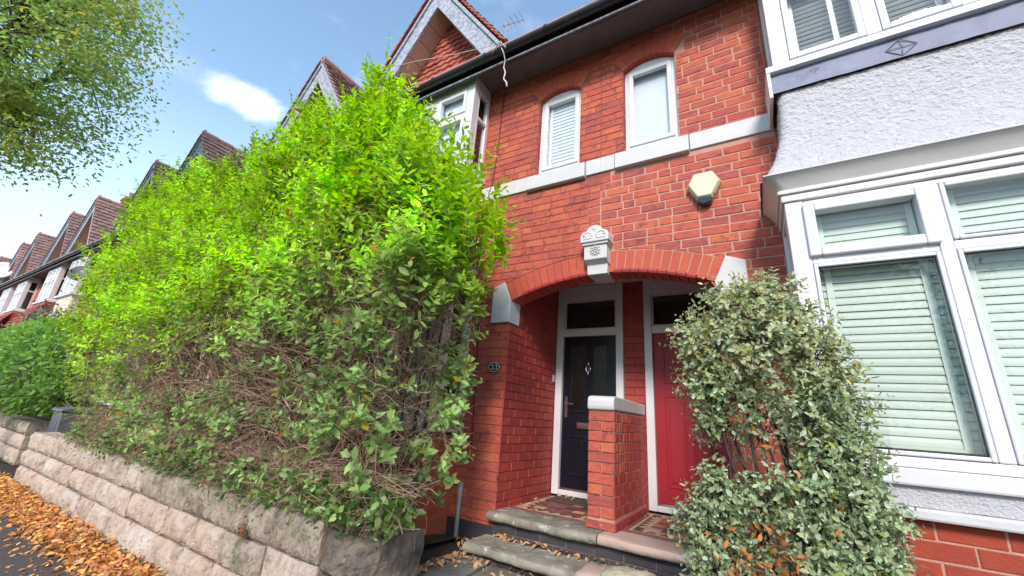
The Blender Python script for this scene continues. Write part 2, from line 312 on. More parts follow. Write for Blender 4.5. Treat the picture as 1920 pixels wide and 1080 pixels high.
def leaf_arrays(P, D, N, L, Wd, C, curl=.18, fold=.22):
    P = np.asarray(P); D = unit(np.asarray(D)); n = len(P); S = unit(np.cross(D, N)); U = unit(np.cross(S, D))
    L = np.broadcast_to(L, (n,))[:, None]; Wd = np.broadcast_to(Wd, (n,))[:, None]
    def pt(a, b, c): return P+D*(a*L)+S*(b*Wd)+U*c
    cu = curl*L; fo = fold*Wd
    V = np.stack([pt(0, 0, 0), pt(.5, 0, -fo*.6), pt(1, 0, -cu), pt(.22, .36, fo*.3), pt(.62, .44, fo*.3-cu*.35), pt(.22, -.36, fo*.3), pt(.62, -.44, fo*.3-cu*.35)], 1)
    T = np.array([(0, 3, 1), (3, 4, 1), (4, 2, 1), (0, 1, 5), (5, 1, 6), (6, 1, 2)])
    F = (np.arange(n)[:, None, None]*7+T[None]).reshape(-1, 3)
    Cc = np.repeat(np.concatenate([C, np.ones((n, 1))], 1)[:, None, :], 7, 1)
    return V.reshape(-1, 3), F, Cc.reshape(-1, 4)
def leaves(name, P, D, N, L, Wd, C, m, parent=None, kind='stuff', singles=0, single_name='leaf', **k):
    """all leaves as one part; the `singles` nearest to the street as parts of their own"""
    P = np.asarray(P); D = np.asarray(D); N = np.asarray(N); C = np.asarray(C); n = len(P)
    L = np.array(np.broadcast_to(L, (n,))); Wd = np.array(np.broadcast_to(Wd, (n,)))
    if singles:
        sc = np.linalg.norm(P-np.array([0, 0, 1.5]), axis=1)/L
        idx = np.argsort(sc)[:singles]; keep = np.ones(n, bool); keep[idx] = False
        for i in idx:
            V, F, Cc = leaf_arrays(P[i:i+1], D[i:i+1], N[i:i+1], L[i:i+1], Wd[i:i+1], C[i:i+1], **k)
            link(single_name, arrmesh(single_name, V, F, m, Cc), parent)
        P, D, N, L, Wd, C = P[keep], D[keep], N[keep], L[keep], Wd[keep], C[keep]
    V, F, Cc = leaf_arrays(P, D, N, L, Wd, C, **k)
    return link(name, arrmesh(name, V, F, m, Cc), parent, kind)
def tubes_np(name, P, rad, m, parent=None, kind=None, sides=3):
    """P (N,K,3) polylines, rad (N,K)"""
    N, K, _ = P.shape; d = np.gradient(P, axis=1); d = unit(d)
    ref = np.array([.31, .77, .55]); a = unit(np.cross(d, ref)); b = np.cross(d, a)
    ang = np.arange(sides)*2*math.pi/sides
    V = P[:, :, None, :]+(a[:, :, None, :]*np.cos(ang)[None, None, :, None]+b[:, :, None, :]*np.sin(ang)[None, None, :, None])*rad[:, :, None, None]
    base = np.arange(N)[:, None, None]*K*sides; i = np.arange(K-1)[None, :, None]*sides; k = np.arange(sides)[None, None, :]; k2 = (k+1) % sides
    F = np.stack([base+i+k, base+i+k2, base+i+sides+k2, base+i+sides+k], -1).reshape(-1, 4)
    return link(name, arrmesh(name, V.reshape(-1, 3), F, m), parent, kind)

MID = -1.207          # party line of the two front doors
YW = 3.5              # face of the house fronts
# unit bricks shared by all rectangular bricks (front face at -y)
def unit_brick(seed, m):
    rnd = random.Random(seed); e = .018
    def j(a): return rnd.uniform(-a, a)
    V = [(-.5, 0, -.5), (.5, 0, -.5), (.5, 0, .5), (-.5, 0, .5)]
    V = [(x+j(.006), .12, z+j(.025)) for x, _, z in V]+[(-.5, 1, -.5), (.5, 1, -.5), (.5, 1, .5), (-.5, 1, .5)]
    V += [(x*(1-2*e)+j(.004), j(.05), z*(1-5*e)+j(.015)) for x, _, z in [(-.5, 0, -.5), (.5, 0, -.5), (.5, 0, .5), (-.5, 0, .5)]]
    F = [(8, 9, 10, 11), (0, 1, 9, 8), (1, 2, 10, 9), (2, 3, 11, 10), (3, 0, 8, 11), (0, 4, 5, 1), (1, 5, 6, 2), (2, 6, 7, 3), (3, 7, 4, 0)]
    return V, F
UB = {}
def ub_mesh(m, k):
    key = (m.name, k)
    if key not in UB:
        V, F = unit_brick(k, m); me = bpy.data.meshes.new('brick'); me.from_pydata(V, [], F); me.materials.append(m); me.update(); UB[key] = me
    return UB[key]
class Bricks:
    """collects bricks of one wall; the 300 that show largest become parts, the rest one part"""
    def __init__(s): s.l = []
    def rect(s, c, ux, un, ln, h, dep, m, proud=0):
        # c centre of the face, ux along, un outward normal
        s.l.append(('r', Vector(c)+un*proud, ux, un, ln, h, dep, m))
    def poly(s, pts, y0, y1, m): s.l.append(('p', pts, y0, y1, m))
    def build(s, parent, limit=300, name='brick'):
        def score(b):
            c = b[1] if b[0] == 'r' else Vector((sum(p[0] for p in b[1])/len(b[1]), b[2], sum(p[1] for p in b[1])/len(b[1])))
            return (c-Vector((0, 0, 1.5))).length
        l = sorted(s.l, key=score); near, far = l[:limit], l[limit:]
        rnd = random.Random(3)
        for b in near:
            if b[0] == 'r':
                _, c, ux, un, ln, h, dep, m = b
                o = link(name, ub_mesh(m, rnd.randrange(6)), parent)
                o.matrix_basis = Matrix(((ux.x*ln, -un.x*dep, 0, c.x), (ux.y*ln, -un.y*dep, 0, c.y), (ux.z*ln, -un.z*dep, h, c.z), (0, 0, 0, 1)))
            else:
                q = MB(); q.prism(b[1], b[2], b[3]); obj(name, q, b[4], parent)
        if far:
            q = MB(); ms = []
            for b in far:
                m = b[-1]
                if m not in ms: ms.append(m)
                if b[0] == 'r':
                    _, c, ux, un, ln, h, dep, _m = b; V, F = unit_brick(rnd.randrange(6), m)
                    q.add([c+ux*(x*ln)-un*(y*dep)+Vector((0, 0, z*h)) for x, y, z in V], F, ms.index(m))
                else: q.prism(b[1], b[2], b[3], mi=ms.index(m))
            obj(name+'work', q, ms, parent, 'stuff')
EX, EY = Vector((1, 0, 0)), Vector((0, 1, 0))
def fill_wall(B, x0, x1, z0, z1, excl, mfun, jfun, y=YW, gauge=.0838, seed=1, phase=0):
    """running bond with stray headers; excl: list of (xa, xb, zbot, topfun)"""
    rnd = random.Random(seed); k0 = math.floor((z0-.0)/gauge); nrow = int((z1-z0)/gauge)+2
    for k in range(k0, k0+nrow+1):
        zb, zt = max(z0, k*gauge), min(z1, (k+1)*gauge)
        if zt-zb < .02: continue
        x = x0-rnd.choice((0, .06, .12, .17))-(.118 if k % 2 else 0)
        while x < x1:
            ln = .225 if rnd.random() < .84 else .115
            a, b = max(x, x0), min(x+ln, x1); x += ln
            if b-a < .03: continue
            j = jfun((a+b)/2, (zb+zt)/2); jz = .6*j
            segs = [(a+j/2, b-j/2)]
            cutz = None
            for (xa, xb, eb, tf) in excl:
                if zt <= eb+.01: continue
                out = []
                for (p, q) in segs:
                    if q <= xa or p >= xb: out.append((p, q)); continue
                    xm0, xm1 = max(p, xa), min(q, xb)
                    lo = min(tf(xm0), tf(xm1), tf((xm0+xm1)/2)); hi = max(tf(xm0), tf(xm1), tf((xm0+xm1)/2))
                    if zb+.004 >= hi and zb > eb: out.append((p, q)); continue       # brick above the opening
                    if p < xa-.02: out.append((p, xa-.004))
                    if q > xb+.02: out.append((xb+.004, q))
                    if zt > lo+.012 and zb > eb-.01:                                 # partly above a curved head
                        n = 5; lowp = [(xm0+(xm1-xm0)*i/n, max(zb+jz/2, tf(xm0+(xm1-xm0)*i/n)+.008)) for i in range(n+1)]
                        lowp = [(xx, min(zz, zt-jz/2)) for xx, zz in lowp]
                        keep = [pp for pp in lowp if pp[1] < zt-jz/2-.002]
                        if len(keep) >= 2 and keep[-1][0]-keep[0][0] > .02:
                            B.poly(keep+[(keep[-1][0], zt-jz/2), (keep[0][0], zt-jz/2)], y+rnd.uniform(-.001, .002), y+.04, mfun((a+b)/2, (zb+zt)/2))
                segs = out
            for p, q in segs:
                if q-p > .015: B.rect((( p+q)/2, y, (zb+zt)/2), EX, -EY, q-p, zt-zb-j*.85, .05, mfun((p+q)/2, zb), rnd.uniform(-.0015, .0025))
def column_wall(mb, x0, x1, z0, z1, excl, y, y1, matfun=None, step=.02):
    """mortar bed: thin columns, cut round the openings"""
    xs = sorted(set([x0, x1]+[x0+i*step for i in range(1, int((x1-x0)/step)+1)]+[e[i] for e in excl for i in (0, 1) if x0 < e[i] < x1]))
    for a, b in zip(xs, xs[1:]):
        if b-a < 1e-5: continue
        xm = (a+b)/2; iv = [(z0, z1)]
        for (xa, xb, eb, tf) in excl:
            if xa <= xm <= xb:
                t = tf(xm); nv = []
                for p, q in iv:
                    if t <= p or eb >= q: nv.append((p, q)); continue
                    if eb > p: nv.append((p, eb))
                    if t < q: nv.append((t, q))
                iv = nv
        for p, q in iv:
            cuts = [p, q]
            if matfun: cuts = sorted(set([p, q]+[z for z in matfun.zs if p < z < q]))
            for c, d in zip(cuts, cuts[1:]):
                mi = matfun(xm, (c+d)/2) if matfun else 0
                mb.add([(a, y, c), (b, y, c), (b, y, d), (a, y, d)], [(0, 1, 2, 3)], mi)
def arc_fun(xa, xb, zs, rise):
    xm = (xa+xb)/2; h = (xb-xa)/2; Rr = (h*h+rise*rise)/(2*rise)
    return lambda x: zs+rise-Rr+math.sqrt(max(0, Rr*Rr-(x-xm)**2))
def ring_excl(x0, x1, zs, rise, th):
    """outline of an arch ring with skewbacks: returns (xa, xb, topfun, centre, radius)"""
    xm = (x0+x1)/2; h = (x1-x0)/2; Rr = (h*h+rise*rise)/(2*rise); zc = zs+rise-Rr
    ang = math.asin(h/Rr); Ro = Rr+th; xo = Ro*math.sin(ang)
    def top(x):
        t = zc+math.sqrt(max(0, Ro*Ro-(x-xm)**2)) if abs(x-xm) <= xo else -99
        if abs(x-xm) > h:      # outside the opening only the wedge above the skewback is ring
            return t
        return t
    def skew(x): return zc+abs(x-xm)/math.tan(ang)
    return xm-xo, xm+xo, top, (xm, zc), Rr, Ro, ang, skew
exec_later = []

# ------------------------------------------------------------------ ground, pavement, road
def sheet(name, x0, x1, y0, y1, z, m, sub=0, kind='structure'):
    b = MB(); b.add([(x0, y0, z), (x1, y0, z), (x1, y1, z), (x0, y1, z)], [(0, 1, 2, 3)]); return obj(name, b, m, None, kind)
sheet('ground', -400, 400, -400, 400, -.125, M_grass)
sheet('road', -200, 200, -8.2, -1.5, -.12, M_road)
b = MB(); b.box(-200, 200, -1.35, 2.02, -.12, 0); obj('pavement', b, M_asph, None, 'structure')
b = MB(); b.box(-200, 200, -1.5, -1.354, -.12, .005); obj('kerb', b, M_kerb, None, 'structure')
b = MB(); b.box(-200, 200, -10.5, -8.2, -.12, 0); obj('far_pavement', b, M_asph, None, 'structure')
def soil(name, x0, x1, y0, y1, z):
    b = MB(); nx = int((x1-x0)/.25)+1; ny = int((y1-y0)/.2)+1
    V = [(x0+(x1-x0)*i/nx, y0+(y1-y0)*j/ny, z+.05*nz3(x0+(x1-x0)*i/nx, y0+(y1-y0)*j/ny, 3, 2.5)) for j in range(ny+1) for i in range(nx+1)]
    F = [(j*(nx+1)+i, j*(nx+1)+i+1, (j+1)*(nx+1)+i+1, (j+1)*(nx+1)+i) for j in range(ny) for i in range(nx)]
    b.add(V, F); b.box(x0, x1, y0, y1, -.1, z-.045); return obj(name, b, M_soil, None, 'structure', smooth=False)
soil('garden_soil', -9.9, -2.5, 2.2, 3.5, .44)
soil('front_bed', -.75, 6.2, 2.2, 3.5, .36)
b = MB(); b.box(-2.5, -.75, 2.1, 3.5, .0, .385); gp = obj('garden_path', b, M_soil, None, 'structure')
# irregular flags on the path, each one a part
rnd = random.Random(5)
fl = [[(-2.34, 3.02), (-1.98, 3.05), (-2.02, 3.47), (-2.34, 3.47)], [(-2.34, 2.55), (-1.92, 2.48), (-1.97, 3.03), (-2.34, 3.0)], [(-1.89, 2.46), (-1.42, 2.52), (-1.45, 3.08), (-1.95, 3.12)],
      [(-2.3, 2.13), (-1.84, 2.12), (-1.9, 2.45), (-2.3, 2.53)], [(-1.82, 2.12), (-1.3, 2.12), (-1.3, 2.5), (-1.86, 2.43)], [(-1.4, 2.53), (-.95, 2.52), (-.98, 3.1), (-1.43, 3.1)]]
for P in fl:
    b = MB(); q = []
    for i in range(len(P)):
        a, c = Vector(P[i]), Vector(P[(i+1) % len(P)])
        for k in range(4):
            p = a.lerp(c, k/4); q.append((p.x+rnd.uniform(-.008, .008), p.y+rnd.uniform(-.008, .008)))
    b.prism(q, .36, .405+rnd.uniform(-.006, .008), 'z'); obj('flagstone', b, M_flag, gp, bevel=.008)

# ------------------------------------------------------------------ generic front pieces (u runs from the party line outwards)
class Side:
    """left (s=-1) or right (s=+1) of a party line at m"""
    def __init__(s, m, sg): s.m = m; s.s = sg
    def x(s, u): return s.m+s.s*u
    def box(s, mb, u0, u1, y0, y1, z0, z1, mi=0): mb.box(s.x(u0), s.x(u1), y0, y1, z0, z1, mi)
def frame_rect(mb, S, u0, u1, z0, z1, w, y0, y1, mi=0):
    S.box(mb, u0, u0+w, y0, y1, z0, z1, mi); S.box(mb, u1-w, u1, y0, y1, z0, z1, mi)
    S.box(mb, u0+w, u1-w, y0, y1, z0, z0+w, mi); S.box(mb, u0+w, u1-w, y0, y1, z1-w, z1, mi)
GU = 2.313            # gable centre
def roof_tiles(p0, along, down, n_along, n_down, w, g, up, m, name, parent, jit=.006, thick=.018, seed=1):
    """rows of overlapping tiles, joined"""
    b = MB(); rn = random.Random(seed); p0 = Vector(p0)
    for r in range(n_down):
        for c in range(n_along+r % 2):
            half = r % 2 and c == 0
            o = p0+along*((c-(.5 if r % 2 and c else 0))*w)+down*(r*g)+up*(rn.uniform(0, jit))
            a = along*((w*.5 if half else w)-.006); d = down*(g*1.25); h = up*thick; lift = up*.03
            V = [o, o+a, o+a+d+lift, o+d+lift]; V2 = [v+h for v in V]
            mid = (V2[2]+V2[3])/2+up*.012
            b.add(V+V2+[mid], [(0, 1, 5, 4), (1, 2, 6, 5), (2, 3, 7, 8, 6), (3, 0, 4, 7), (4, 5, 6, 8, 7), (0, 3, 2, 1)])
    return obj(name, b, m, parent, 'stuff')
def gable(parent, S, detail, tile_m, ridge_m, seed=1):
    cx = S.x(GU); tan = 1.45; zt = 7.58; zb = 5.66; hw = (zt-zb)/tan
    # barge boards: a broad board with a moulding above
    for sg in (-1, 1):
        d = Vector((sg*math.cos(math.atan(tan)), 0, -math.sin(math.atan(tan)))); nrm = Vector((sg*d.z*-sg, 0, 0))
        up = Vector((sg*math.sin(math.atan(tan)), 0, math.cos(math.atan(tan))))
        Ln = (zt-zb+.12)/math.sin(math.atan(tan))
        for (t0, t1, ya, yb, nm) in ((-.25, -.03, 2.985, 3.03, 'bargeboard'), (-.045, .0, 2.955, 3.03, 'barge_moulding')):
            b = MB(); A = Vector((cx, 0, zt))
            P = [A+up*t0+Vector((0, 0, 0)), A+up*t0+d*Ln, A+up*t1+d*Ln, A+up*t1]
            # mitre at the apex: slide the inner ends onto the centre line
            q = []
            for k, p in enumerate(P):
                if k in (0, 3): t = (p.x-cx)/d.x; p = p-d*t
                else: p = p+d*((5.70-p.z)/d.z)          # cut level just above the gutter
                q.append((p.x, p.z))
            b.prism(q, ya, yb); obj(nm, b, M_barge, parent, bevel=.006 if detail else 0)
        # soffit boards under the verge
        nb = 9 if detail else 3; L0, L1 = .33, Ln-.02
        for k in range(nb):
            b = MB(); s0 = L0*0+.0+(Ln)*k/nb; s1 = (Ln)*(k+1)/nb-.008
            t = -.238; a = A+up*t; off = (a.x-cx)/d.x
            P0 = a+d*(s0-off); P1 = a+d*(s1-off)
            if P1.z < 5.69: continue
            b.prism([(P0.x, P0.z), (P1.x, P1.z), (P1.x+up.x*.02, P1.z+up.z*.02), (P0.x+up.x*.02, P0.z+up.z*.02)], 3.032, 3.32)
            obj('soffit_board', b, M_board, parent)
        # slope of tiles
        n = 20 if detail else 14; g = (Ln-.25)/n
        base = A+up*.015+Vector((0, 2.93, 0)); base.x = cx+up.x*.015
        roof_tiles(base, Vector((0, 1, 0)), d, 13 if detail else 9, n, .165 if detail else .24, g, up, tile_m, 'tile_slope', parent, seed=seed)
        Lr = Ln-.27; b = MB(); b.prism([(cx, zt-.03), (cx+d.x*Lr, zt-.03+d.z*Lr), (cx+d.x*Lr, zt-.08+d.z*Lr), (cx, zt-.08)], 3.04, 5.6); obj('roof_deck', b, M_soffit_d, parent)
    # ridge tiles and finial
    b = MB()
    for k in range(7): b.tube([(cx, 2.95+k*.33, zt+.03), (cx, 2.95+k*.33+.31, zt+.035)], [.085, .095], 8)
    obj('ridge', b, ridge_m, parent, 'stuff')
    b = MB(); b.lathe([(.05, 0), (.06, .03), (.03, .05), (.03, .07), (.010, .10)], (cx, 2.99, zt+.06), n=8); obj('finial', b, ridge_m, parent)
    # tile-hung face
    b = MB(); b.prism([(cx-hw+.06, 5.70), (cx+hw-.06, 5.70), (cx, zt-.2)], 3.325, 3.36)
    gw = obj('gable_face', b, M_hung, parent)
    if detail:
        k = 0; w, g = .148, .094; me = None; th = 1.387
        q = MB(); n = 6
        # one scalloped tile, lower edge rounded, tilted outwards
        pts = [(-w/2+.004, .13), (-w/2+.004, .03)]+[(-w/2+.004+(w-.008)*i/n, .03-.028*math.sin(math.pi*i/n)) for i in range(1, n)]+[(w/2-.004, .03), (w/2-.004, .13)]
        m_ = len(pts)
        q.add([(a, -.035+(bz)*.2, bz) for a, bz in pts]+[(a, -.017+(bz)*.2, bz) for a, bz in pts], [tuple(range(m_)), tuple(range(2*m_-1, m_-1, -1))]+[(i, i+m_, (i+1) % m_+m_, (i+1) % m_) for i in range(m_)])
        me = q.mesh('hung_tile', M_hung); rn = random.Random(4)
        rows = int((7.2-5.70)/g)
        for r in range(rows):
            z = 5.70+r*g; half = (7.22-z)/th
            c = -int(half/w)-1
            while c*w < half+w:
                u = c*w+(w/2 if r % 2 else 0); c += 1
                if abs(u) > half-.0: continue
                o = link('hung_tile', me, gw); o.location = (cx+u+rn.uniform(-.004, .004), 3.325+rn.uniform(-.004, .002), z); o.rotation_euler = (rn.uniform(-.03, .03), rn.uniform(-.03, .03), 0)
    else:
        b = MB(); g = .14; w = .2
        r = 0; z = 5.70
        while z < 7.1:
            half = (7.22-z)/1.387; c = -int(half/w)-1
            while c*w < half:
                u = c*w+(w/2 if r % 2 else 0); c += 1
                if abs(u) < half: b.add([(cx+u-w/2+.005, 3.29, z), (cx+u+w/2-.005, 3.29, z), (cx+u+w/2-.005, 3.32, z+g), (cx+u-w/2+.005, 3.32, z+g), (cx+u-w/2+.005, 3.32, z), (cx+u+w/2-.005, 3.32, z)], [(0, 1, 2, 3), (0, 4, 5, 1)])
            z += g; r += 1
        obj('hung_tiles', b, M_hung, gw, 'stuff')
def eaves(parent, S, U1, tile_m, brackets=True):
    # half-round gutter, fascia, soffit, main roof
    b = MB(); x0, x1 = sorted((S.x(0), S.x(U1))); n = 8
    for (ra, rb) in ((.062, .056),):
        V = []; 
        for x in (x0, x1):
            for k in range(n+1):
                t = math.pi+math.pi*k/n; V.append((x, 2.985+.062*math.cos(t), 5.655+.062*math.sin(t)))
            for k in range(n, -1, -1):
                t = math.pi+math.pi*k/n; V.append((x, 2.985+.055*math.cos(t), 5.655+.055*math.sin(t)))
        m = 2*(n+1); b.add(V, [(i, (i+1) % m, (i+1) % m+m, i+m) for i in range(m)]+[tuple(range(m-1, -1, -1)), tuple(range(m, 2*m))])
    g = obj('gutter', b, M_black, parent, smooth=False)
    if brackets:
        u = .45
        while u < U1:
            b = MB(); V = []
            for x in (S.x(u)-.022, S.x(u)+.022):
                for k in range(n+1):
                    t = math.pi+math.pi*k/n; V.append((x, 2.985+.07*math.cos(t), 5.66+.07*math.sin(t)))
                for k in range(n, -1, -1):
                    t = math.pi+math.pi*k/n; V.append((x, 2.985+.0635*math.cos(t), 5.66+.0635*math.sin(t)))
            b.add(V, [(i, (i+1) % m, (i+1) % m+m, i+m) for i in range(m)]+[tuple(range(m-1, -1, -1)), tuple(range(m, 2*m))])
            obj('gutter_bracket', b, M_black, g); u += .82
    sbox('fascia', x0, x1, 3.055, 3.085, 5.53, 5.71, M_fascia, parent)
    sbox('fascia_trim', x0, x1, 3.035, 3.053, 5.535, 5.55, M_barge, parent)
    sbox('soffit', x0, x1, 3.087, YW-.002, 5.662, 5.672, M_soffit_d, parent)
    b = MB(); ht = 4.3; b.add([(x0, 2.95, 5.715), (x1, 2.95, 5.715), (x1, 2.95+ht, 5.715+ht), (x0, 2.95+ht, 5.715+ht), (x0, 12, 5.7), (x1, 12, 5.7), (x0, 2.95, 5.68), (x1, 2.95, 5.68)],
                              [(0, 1, 2, 3), (3, 2, 5, 4), (0, 6, 7, 1), (6, 4, 5, 7), (0, 3, 4, 6), (1, 7, 5, 2)])
    obj('main_roof', b, tile_m, parent)
def pane(parent, S, u0, u1, z0, z1, y, m=None, name='pane'):
    b = MB(); S.box(b, u0, u1, y, y+.006, z0, z1); return obj(name, b, m or M_glass, parent)
def side_pane(parent, S, u, y0, y1, z0, z1, m=None):
    b = MB(); b.box(S.x(u)-.003, S.x(u)+.003, y0, y1, z0, z1); return obj('pane', b, m or M_glass, parent)
def flared_panel(parent, S, u0, u1, ytop, ztop, zbot, flare, m, nx=24, nz_=16, amp=.0, name='roughcast_panel', seed=0, power=2.3):
    """render skirt between the bays, sweeping outwards at its foot, on three sides"""
    b = MB(); r = .05
    # plan path from the wall, round the front, back to the wall
    segs = []
    def plan(o):
        P = []; ua, ub = u0-o, u1+o; yf = ytop-o
        ns = max(3, nx//6)
        for i in range(ns): P.append((ua, YW+(yf+r-YW)*i/ns, -1, 0))
        for i in range(5):
            t = math.pi/2*i/4; P.append((ua+r-r*math.cos(t), yf+r-r*math.sin(t), -math.cos(t), -math.sin(t)))
        for i in range(1, nx): P.append((ua+r+(ub-ua-2*r)*i/nx, yf, 0, -1))
        for i in range(5):
            t = math.pi/2*i/4; P.append((ub-r+r*math.sin(t), yf+r-r*math.cos(t), math.sin(t), -math.cos(t)))
        for i in range(1, ns+1): P.append((ub, yf+r+(YW-yf-r)*i/ns, 1, 0))
        return P
    V = []; cnt = None
    for j in range(nz_+1):
        s = j/nz_; z = ztop+(zbot-ztop)*s; o = flare*s**power; P = plan(o); cnt = len(P)
        for (u, y, nu, ny) in P:
            d = 0
            if amp:
                x_ = u*1.0; d = amp*(max(-.15, nz3(u*32, y*32+z*3, z*38))*.9+max(-.1, nz3(u*60+5, y*60, z*66))*.7+nz3(u*5, y*5+9, z*6)*.4)
            V.append((S.x(u+nu*d), y+ny*d, z+(amp*.6*nz3(u*9, 3, z) if j == nz_ else 0)))
    F = [(j*cnt+i, j*cnt+i+1, (j+1)*cnt+i+1, (j+1)*cnt+i) for j in range(nz_) for i in range(cnt-1)]
    b.add(V, F); return obj(name, b, m, parent, smooth=True)
def three_sided(parent, S, u0, u1, yf, z0, z1, m, name, bevel=.004, th=None, back=YW):
    """a band round front and both returns of a bay (solid)"""
    b = MB(); S.box(b, u0, u1, yf, back, z0, z1); return obj(name, b, m, parent, bevel=bevel)
def upper_bay(parent, S, detail, framemat, panelmat, tall=True):
    """oriel under the eaves: sill 4.23, head 5.58, front y 3.15"""
    u0, u1, yf = 1.54, 3.12, 3.15
    zs, zh = 4.295, 5.66; zg = 5.474
    lights = [(u0+.17, u0+.575), (u0+.69, u0+1.0), (u1-.48, u1-.17)]
    lights = [(1.707, 2.112), (2.217, 2.60), (2.70, 2.99)]
    f = MB()
    S.box(f, u0, 1.655, yf, yf+.10, zs, zh); S.box(f, 3.03, u1, yf, yf+.10, zs, zh)        # corner posts
    S.box(f, 1.655, 3.03, yf+.004, yf+.07, zs, zs+.05); S.box(f, 1.655, 3.03, yf+.004, yf+.07, zg, zh)
    for a in (2.125, 2.615): S.box(f, a, a+.085, yf-.004, yf+.074, zs+.05, zg)
    bays = ((1.655, 2.125), (2.21, 2.615), (2.70, 3.03))
    zt_ = 5.10
    for a, b_ in bays:
        S.box(f, a, b_, yf+.002, yf+.07, zt_-.03, zt_+.03)
    # return frames
    for uu in (u0, u1-.06):
        S.box(f, uu, uu+.06, yf+.104, yf+.13, zs, zh); S.box(f, uu, uu+.06, YW-.05, YW, zs, zh)
        S.box(f, uu, uu+.06, yf+.13, YW-.05, zs, zs+.07); S.box(f, uu, uu+.06, yf+.13, YW-.05, zg, zh)
        if not detail or S.s < 0: S.box(f, uu+.002, uu+.058, yf+.13, YW-.05, zt_-.025, zt_+.025)
    w = obj('bay_window', f, framemat, parent, bevel=.006 if detail else 0)
    for a, b_ in bays:
        for z0, z1 in ((zs+.05, zt_-.03), (zt_+.03, zg)):
            q = MB(); fw = .045; frame_rect(q, S, a+.002, b_-.002, z0+.002, z1-.002, fw, yf-.012, yf+.05)
            s_ = obj('sash', q, framemat, w, bevel=.006 if detail else 0)
            pane(w, S, a+fw, b_-fw, z0+fw, z1-fw, yf+.02)
    for uu in (u0+.03, u1-.03):
        side_pane(w, S, uu, yf+.13, YW-.05, zs+.07, zg)
    # sill board, lead apron
    three_sided(parent, S, u0-.055, u1+.055, yf-.055, 4.235, 4.292, framemat, 'bay_sill')
    q = MB(); S.box(q, u0-.052, u0-.03, yf-.05, YW, 4.0, 4.233); 
    if S.s > 0: obj('sill_return', q, M_cornice, parent)
    # room behind
    q = MB(); S.box(q, u0+.08, u1-.08, 3.49, 3.498, zs, zh); obj('room_back', q, M_room, parent)
    return w
def lower_bay(parent, S, detail, framemat, panel_m, base_m):
    u0, u1, yf = 1.467, 3.46, 3.0
    # cornice: three stepped mouldings under the render skirt
    flared_panel(parent, S, u0-.10, u1+.10, yf-.10, 3.200, 3.112, -.075, M_cornice if detail else framemat, 8, 8, name='cornice_cove', power=.75)
    for k, (d, z0, z1) in enumerate(((.108, 3.201, 3.214), (.032, 3.082, 3.113), (.016, 3.03, 3.080))):
        three_sided(parent, S, u0-d, u1+d, yf-d, z0, z1, M_cornice if detail else framemat, 'cornice', bevel=.008)
    f = MB()
    zb, zh, zt_ = 1.41, 3.028, 2.615
    S.box(f, u0, 1.57, yf, yf+.12, zb, zh); S.box(f, 3.36, u1, yf, yf+.12, zb, zh)
    S.box(f, 1.57, 3.36, yf+.006, yf+.08, zb, zb+.055); S.box(f, 1.57, 3.36, yf+.006, yf+.08, zh-.035, zh)
    bays = ((1.57, 2.155), (2.215, 2.79), (2.85, 3.36))
    for a in (2.155, 2.79): S.box(f, a, a+.06, yf-.002, yf+.082, zb+.055, zh-.035)
    for a, b_ in bays: S.box(f, a, b_, yf+.004, yf+.08, 2.572, 2.628)
    for uu in (u0, u1-.07):
        S.box(f, uu+.001, uu+.069, yf+.124, yf+.17, zb, zh); S.box(f, uu+.001, uu+.069, YW-.07, YW, zb, zh)
        S.box(f, uu+.002, uu+.068, yf+.17, YW-.07, zb, zb+.06); S.box(f, uu+.002, uu+.068, yf+.17, YW-.07, zh-.06, zh); S.box(f, uu+.002, uu+.068, yf+.17, YW-.07, 2.572, 2.628)
    w = obj('bay_window', f, framemat, parent, bevel=.007 if detail else 0)
    for i, (a, b_) in enumerate(bays):
        q = MB(); fw = .022; frame_rect(q, S, a+.002, b_-.002, zb+.057, 2.570, fw, yf-.006, yf+.06); obj('glazing_bead', q, framemat, w, bevel=.006 if detail else 0)
        pane(w, S, a+fw, b_-fw, zb+.057+fw, 2.57-fw, yf+.03, M_glass_t)
        fw = .062 if i == 0 else .024
        q = MB(); frame_rect(q, S, a+.002-(.012 if i == 0 else 0), b_-.002+(.012 if i == 0 else 0), 2.63-(.014 if i == 0 else 0), zh-.037, fw, yf-(.03 if i == 0 else .006), yf+.06); obj('sash' if i == 0 else 'glazing_bead', q, framemat, w, bevel=.01 if detail else 0)
        pane(w, S, a+fw-.01, b_-fw+.01, 2.63+fw-.014, zh-.037-fw, yf+.028, M_glass_t)
        q = MB(); g = .005                                        # black gaskets
        frame_rect(q, S, a+.022, b_-.022, zb+.078, 2.549, g, yf+.012, yf+.03)
        obj('gasket', q, M_black, w)
    for uu in (u0+.035, u1-.035):
        side_pane(w, S, uu, yf+.17, YW-.07, zb+.06, 2.57); side_pane(w, S, uu, yf+.17, YW-.07, 2.63, zh-.06)
    q = MB(); S.box(q, u0+.09, u1-.09, 3.485, 3.495, .3, zh); obj('room_back', q, M_room, parent)
    three_sided(parent, S, u0-.03, u1+.03, yf-.035, 1.325, 1.408, framemat, 'bay_sill', bevel=.012)
    return w

